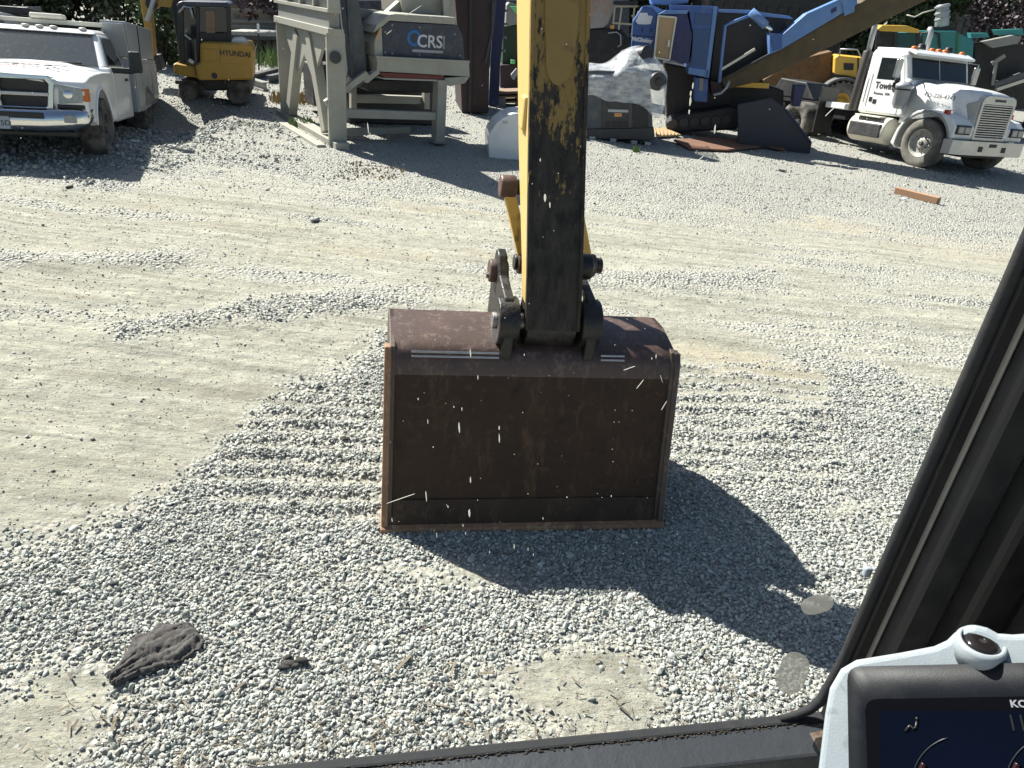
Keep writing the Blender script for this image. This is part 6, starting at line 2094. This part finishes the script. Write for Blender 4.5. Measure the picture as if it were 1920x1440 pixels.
shrub('shrub', 'dark bushy shrub behind the pickup roof', 130, 44, 1.8, 2.2, 4500, .10, 21, 'leaf_green')
shrub('shrub', 'olive shrub left of the pickup light bar', 60, 40, 1.5, 1.8, 3500, .10, 22, 'leaf_dark')
shrub('shrub', 'dark shrub between pickup tool body and mini excavator', 232, 60, 1.9, 1.9, 4000, .10, 23, 'leaf_dark')
shrub('shrub', 'green leafy shrub under the mini excavator boom', 310, 130, 1.5, .75, 3200, .07, 24, 'leaf_green')


def tuft(name, label, px, py, h, r, n, m, seed, cat='weed'):
    q = G(px, py)
    t = MB()
    rr = random.Random(seed)
    for i in range(n):
        a, d = rr.uniform(0, 6.28), r * rr.random() ** .6
        bx_, by_ = d * math.cos(a), d * math.sin(a)
        hh = h * rr.uniform(.4, 1.1)
        l = rr.uniform(.1, .5) * hh
        a2 = rr.uniform(0, 6.28)
        tip = (bx_ + l * math.cos(a2), by_ + l * math.sin(a2), hh)
        md = (bx_ + l * .3 * math.cos(a2), by_ + l * .3 * math.sin(a2), hh * .6)
        wv = .008 + .01 * rr.random()
        t.add([(bx_ - wv, by_, 0), (bx_ + wv, by_, 0), (md[0] + wv * .8, md[1], md[2]), (md[0] - wv * .8, md[1], md[2]), tip], [(0, 1, 2, 3), (3, 2, 4)])
    me = bpy.data.meshes.new(name)
    me.from_pydata(t.v, [], t.f)
    me.materials.append(MATS[m])
    o = bpy.data.objects.new(name, me)
    COL.objects.link(o)
    o.location = (q.x, q.y, zg(q.x, q.y))
    tag(o, label, cat)
    return o


tuft('weed_tuft', 'fresh green weed at the foot of the screening plant leg', 566, 236, .16, .22, 90, 'grass_green', 1)
tuft('weed_tuft', 'tall green weeds left of the screening plant behind steel beams', 520, 124, .5, .6, 160, 'grass_green', 2)
tuft('grass_tuft', 'dry brown grass between steel beams and screening plant', 553, 190, .22, .5, 200, 'grass_dry', 3)
tuft('grass_tuft', 'dry grass along the edge of the plant shadow', 680, 322, .035, .6, 150, 'grass_dry', 4)
tuft('weed_tuft', 'small weed in front of the generator skid', 1192, 284, .13, .08, 30, 'grass_green', 5)

# tan site office, flatbed trailer and bits in the left background
of = Fr('site_office', 'long tan site office with small dark windows in the left background', 'building', G(470, 92), R(4))
ow = of.slab('wall', [(300, -40), (640, -30), (640, 82), (300, 74)], 0, 3, 'building_tan', .02)
for x in (444, 461, 478, 507, 536):
    wn = of.slab('window', [(x - 6, 26), (x + 5, 27), (x + 5, 33), (x - 6, 32)], -.03, .04, 'car_glass', .004, ow)
    of.slab('window_sill', [(x - 7, 33), (x + 6, 34), (x + 6, 35), (x - 7, 34)], -.06, .05, 'concrete', 0, wn)
for y in (18, 40, 50):
    of.beam('wall_band', (300, y - 4), (640, y + 4), .08, -.05, .05, 'concrete', ow)
of.slab('blue_roof_sheet', [(300, -40), (520, -40), (520, 10), (300, 6)], -.2, .2, 'navy_panel', .01, ow)
ft = Fr('flatbed_trailer', 'pale grey flatbed trailer parked before the tan office', 'trailer', G(505, 112), R(3))
ft.slab('deck', [(425, 58), (640, 66), (640, 74), (425, 66)], 0, 2.2, 'concrete', .01)
ft.slab('side_rail', [(425, 66), (640, 74), (640, 80), (425, 72)], -.03, .1, 'dark_steel', .006)
for x in (484, 500, 545):
    ft.slab('trailer_leg', [(x, 74), (x + 8, 74), (x + 8, 104), (x, 104)], .1, .2, 'black_steel', .004)
ft.slab('load_box', [(515, 78), (560, 80), (560, 104), (520, 104)], .4, 1.0, 'concrete', .01)
q = ft.pt(497, 92, .2)
for dx in (0, -.9):
    wheel(ft.e, (q.x + dx, .3, q.z), .4, .28, .2, -1, 'tyre', 'rim_dark', lug=False)
ft.slab('ramp_plate', [(508, 102), (564, 106), (564, 110), (506, 106)], -.3, .5, 'concrete', .004)
ps = Fr('marker_post', 'thin dark marker post with white tip right of the mini excavator', 'post', G(484, 132), 0)
ps.beam('pole', (484, 62), (485, 132), .03, 0, .03, 'black_steel')
ps.beam('white_tip', (483, 45), (484, 62), .05, -.01, .05, 'white_decal')
for nm, lab, a, b, m_ in (('steel_beam', 'long dark steel beam lying behind the mini excavator track', (478, 150), (560, 127), 'dark_steel'), ('steel_beam', 'short steel channel with bright end beside the screening plant', (505, 158), (540, 150), 'conveyor_grey'), ('steel_beam', 'pale steel beam on the gravel under the mini excavator tail', (470, 160), (500, 172), 'crusher_grey')):
    A_, B_ = G(*a), G(*b)
    d = (B_ - A_)
    o = thing(nm, lab, 'beam', (A_.x, A_.y, zg(A_.x, A_.y)), math.atan2(d.y, d.x), 0, 'loose steel beams')
    L_ = d.length
    MB().box(0, L_, -.07, .07, .0, .025).build('flange', m_, o, .003)
    MB().box(0, L_, -.07, .07, .145, .17).build('flange', m_, o, .003)
    MB().box(0, L_, -.012, .012, .025, .145).build('web', m_, o)
gb_ = Fr('concrete_block', 'grey concrete block behind the pickup roof at the left edge', 'block', G(10, 52), 0)
gb_.slab('block', [(-60, 11), (31, 13), (30, 52), (-60, 52)], 0, 1.2, 'concrete', .03, floor=True)
gb_.slab('lifting_eye', [(24, 9), (29, 9), (29, 14), (24, 14)], .3, .1, 'black_steel', .01)
rb_ = Fr('rusty_bin', 'rusty brown bin behind the concrete block at the left edge', 'bin', G(-5, 30), 0)
rb_.slab('bin_wall', [(-60, -30), (22, -30), (22, 12), (-60, 12)], 0, 1.5, 'rust_plate', .02)
rb_.slab('bin_rib', [(8, -30), (11, -30), (11, 12), (8, 12)], -.06, .08, 'rust_plate', .004)
lp_ = Fr('leaning_frame', 'blue grey steel frame leaning behind the pickup rack', 'frame', G(58, 42), R(10))
lp_.beam('post', (42, -30), (53, 26), .22, 0, .2, 'galvanised')
lp_.beam('post', (72, -30), (72, 22), .14, .1, .15, 'galvanised')
lp_.beam('post', (66, -30), (66, 22), .10, .4, .15, 'black_steel')
lp_.beam('crosspiece', (42, 2), (95, 5), .10, -.05, .1, 'cream_plastic')
# red lattice boom and fence tube behind the mini excavator
rl = Fr('red_loader_frame', 'red steel frame behind the mini excavator boom', 'frame', G(330, 105), 0)
rl.beam('red_bar', (292, 28), (335, 55), .22, 0, .25, 'red_paint')
rl.beam('red_bar', (318, 40), (338, 62), .25, .3, .25, 'red_paint')
rl.beam('cross_tube', (285, 51), (325, 55), .07, -.1, .07, 'galvanised')
rl.slab('dark_base', [(288, 56), (338, 58), (338, 105), (288, 105)], .4, .6, 'black_steel', .02)

# dark machines filling the ground behind the row
for nm, lab, yw, px, P, m_ in (('equipment_container', 'dark equipment container behind the blue crusher', 6, (1420, 170), [(1330, -5), (1560, -5), (1560, 165), (1330, 165)], 'black_steel'), ('equipment_container', 'dark container behind the yellow dump truck', 10, (1640, 170), [(1560, 10), (1830, 30), (1830, 170), (1560, 160)], 'dark_steel'), ('equipment_container', 'dark navy container behind the dark hopper and green machine', 4, (930, 120), [(640, 0), (1180, 0), (1180, 118), (640, 110)], 'navy_panel')):
    c = Fr(nm, lab, 'container', G(*px), R(yw), 'dark containers at the back')
    w_ = c.slab('container_wall', P, 0, 2.4, m_, .02, floor=True)
    P2 = c.poly(P, 0)
    x0, x1 = min(p[0] for p in P2), max(p[0] for p in P2)
    z1 = min(p[1] for p in P2[:2])
    k = int((x1 - x0) / .45)
    for i in range(k):
        xa = x0 + .2 + i * .45
        MB().box(xa, xa + .2, -.04, .01, .1, z1 - .1).build('corrugation', m_, w_, .01)
# ------------------------------------------------------------------ small things lying about
# squared timber
A_, B_ = G(1678, 362), G(1758, 382)
d = B_ - A_
tm_ = bpy.data.objects.new('tmp', None)
bpy.data.objects.remove(tm_)
o = MB().box(0, d.length, -.07, .07, 0, .11).build('timber_baulk', 'timber', None, .006)
o.matrix_world = Matrix.Translation((A_.x, A_.y, zg(A_.x, A_.y))) @ TILT @ Matrix.Rotation(math.atan2(d.y, d.x), 4, 'Z')
tag(o, 'short squared orange brown timber lying on the dirt before the truck', 'timber')
MB().box(d.length, d.length + .006, -.066, .066, .004, .106).build('end_grain', 'old_wood', o)

# crumpled dark rag
ra = MB()
nu, nv = 64, 34
from mathutils import noise as mn
P0, P1 = G(212, 1283), G(366, 1188)
ax = (P1 - P0)
L_ = ax.length
ax.normalize()
ay = Vector((-ax.y, ax.x, 0))
vs_ = []
for j in range(nv):
    for i in range(nu):
        u, v = i / (nu - 1), j / (nv - 1) - .5
        wd = (.06 + .16 * math.sin(min(1, u * 1.15) * 1.9) ** 1.4) * (1 + .3 * mn.noise(Vector((u * 7, (1 if v > 0 else -1) * 3, 2))) + .12 * mn.noise(Vector((u * 24, (1 if v > 0 else -1) * 3, 2))))
        if u > .85:
            wd *= 1 - .35 * (u - .85) / .15
        p = P0 + ax * (u * L_ + .02 * mn.noise(Vector((u * 4, v * 6, 9)))) + ay * (v * wd + .02 * math.sin(u * 3))
        fold = .012 * (1 - (2 * abs(v)) ** 3) + .018 * mn.noise(Vector((u * 3.5, v * 11, .3))) + .014 * abs(mn.noise(Vector((u * 6, v * 24 + u * 4, 5)))) + .006 * mn.noise(Vector((u * 30, v * 40, 8)))
        edge = 1 if 0 < i < nu - 1 and 0 < j < nv - 1 else 0
        vs_.append((p.x, p.y, SLOPE * p.x + .012 + max(0, fold) * (1 if edge else .3)))
ra.add(vs_, [(j * nu + i, j * nu + i + 1, (j + 1) * nu + i + 1, (j + 1) * nu + i) for j in range(nv - 1) for i in range(nu - 1)], True)
o = ra.build('rag', 'cloth', None)
o.modifiers.new('thickness', 'SOLIDIFY').thickness = .005
o.modifiers[-1].offset = 1
tag(o, 'crumpled dark grey rag on the gravel at lower left', 'rag')

# bark scrap right of the rag
sc_ = MB()
q = G(545, 1248)
rg = random.Random(2)
for i in range(9):
    c = (rg.uniform(-.05, .05), rg.uniform(-.025, .025), .012 + rg.uniform(0, .01))
    sc_.ball(c, (rg.uniform(.012, .03), rg.uniform(.008, .016), rg.uniform(.006, .012)), 7, 5)
o = sc_.build('bark_scrap', 'old_scrap', None)
o.location = (q.x, q.y, zg(q.x, q.y))
tag(o, 'dark lump of bark on the gravel right of the rag', 'bark')

# single pale stone and dark clod on the dirt
for nm, lab, px, py, s, m_ in (('stone', 'flat pale stone on the dirt left of the stick', 590, 413, .09, 'concrete'), ('stone', 'white stone in the shade beside the pickup wheel', 250, 256, .13, 'white_decal'), ('clod', 'dark clod on the stone before the rusty sheet', 1465, 322, .10, 'dirt_clod'), ('stone', 'dark stone by the left edge of the packed dirt', 130, 352, .07, 'dirt_clod'), ('stone', 'white stone beside the squared timber', 1694, 374, .07, 'white_decal')):
    q = G(px, py)
    o = bpy.data.objects.new(nm, PEB[0].copy())
    o.data.materials.clear()
    o.data.materials.append(MATS[m_])
    COL.objects.link(o)
    o.location = (q.x, q.y, zg(q.x, q.y) + s * .15)
    o.scale = (s * 1.5, s, s * .8)
    o.rotation_euler = (0, 0, rg.uniform(0, 3))
    tag(o, lab, 'stone')


# twigs, needles and wood chips near the sill
def chip_mesh(k):
    rr = random.Random(k)
    t = MB()
    if k < 3:
        t.tube([(-.5, 0, 0), (-.1, .04 * rr.uniform(-1, 1), .05), (.5, .08 * rr.uniform(-1, 1), 0)], [.02, .03, .012], 5)
    else:
        t.box(-.4, .4, -.07, .07, -.02, .02)
    me = bpy.data.meshes.new('chip')
    me.from_pydata(t.v, [], t.f)
    me.materials.append(MATS['chip_a' if k % 2 else 'chip_b'])
    return me


CH = [chip_mesh(k) for k in range(5)]
_r2 = np.random.RandomState(21)
pts, scl = [], []
for (cx, cy, sx, sy_, n_) in ((.30, 1.74, .55, .10, 520), (.62, 1.95, .35, .2, 160), (-.55, 1.58, .4, .10, 380), (-1.25, 1.62, .25, .2, 160), (0, 2.2, 1.4, .5, 160), (1.2, 2.0, .35, .2, 130), (-.2, 1.95, .35, .12, 120), (2.2, 5.2, 1.5, 1.2, 90)):
    x, y = _r2.normal(cx, sx, n_), _r2.normal(cy, sy_, n_)
    k = (y > 1.25)
    x, y = x[k], y[k]
    pts.append(np.stack([x, y, hz(x, y) + .016], 1))
    scl.append(_r2.uniform(.01, .05, len(x)) * np.where(_r2.rand(len(x)) < .04, 2.0, 1))
scatter('wood_debris', 'brown twigs, needles and wood chips on the gravel below the sill', np.concatenate(pts), np.concatenate(scl), 9, CH, True, 'debris')
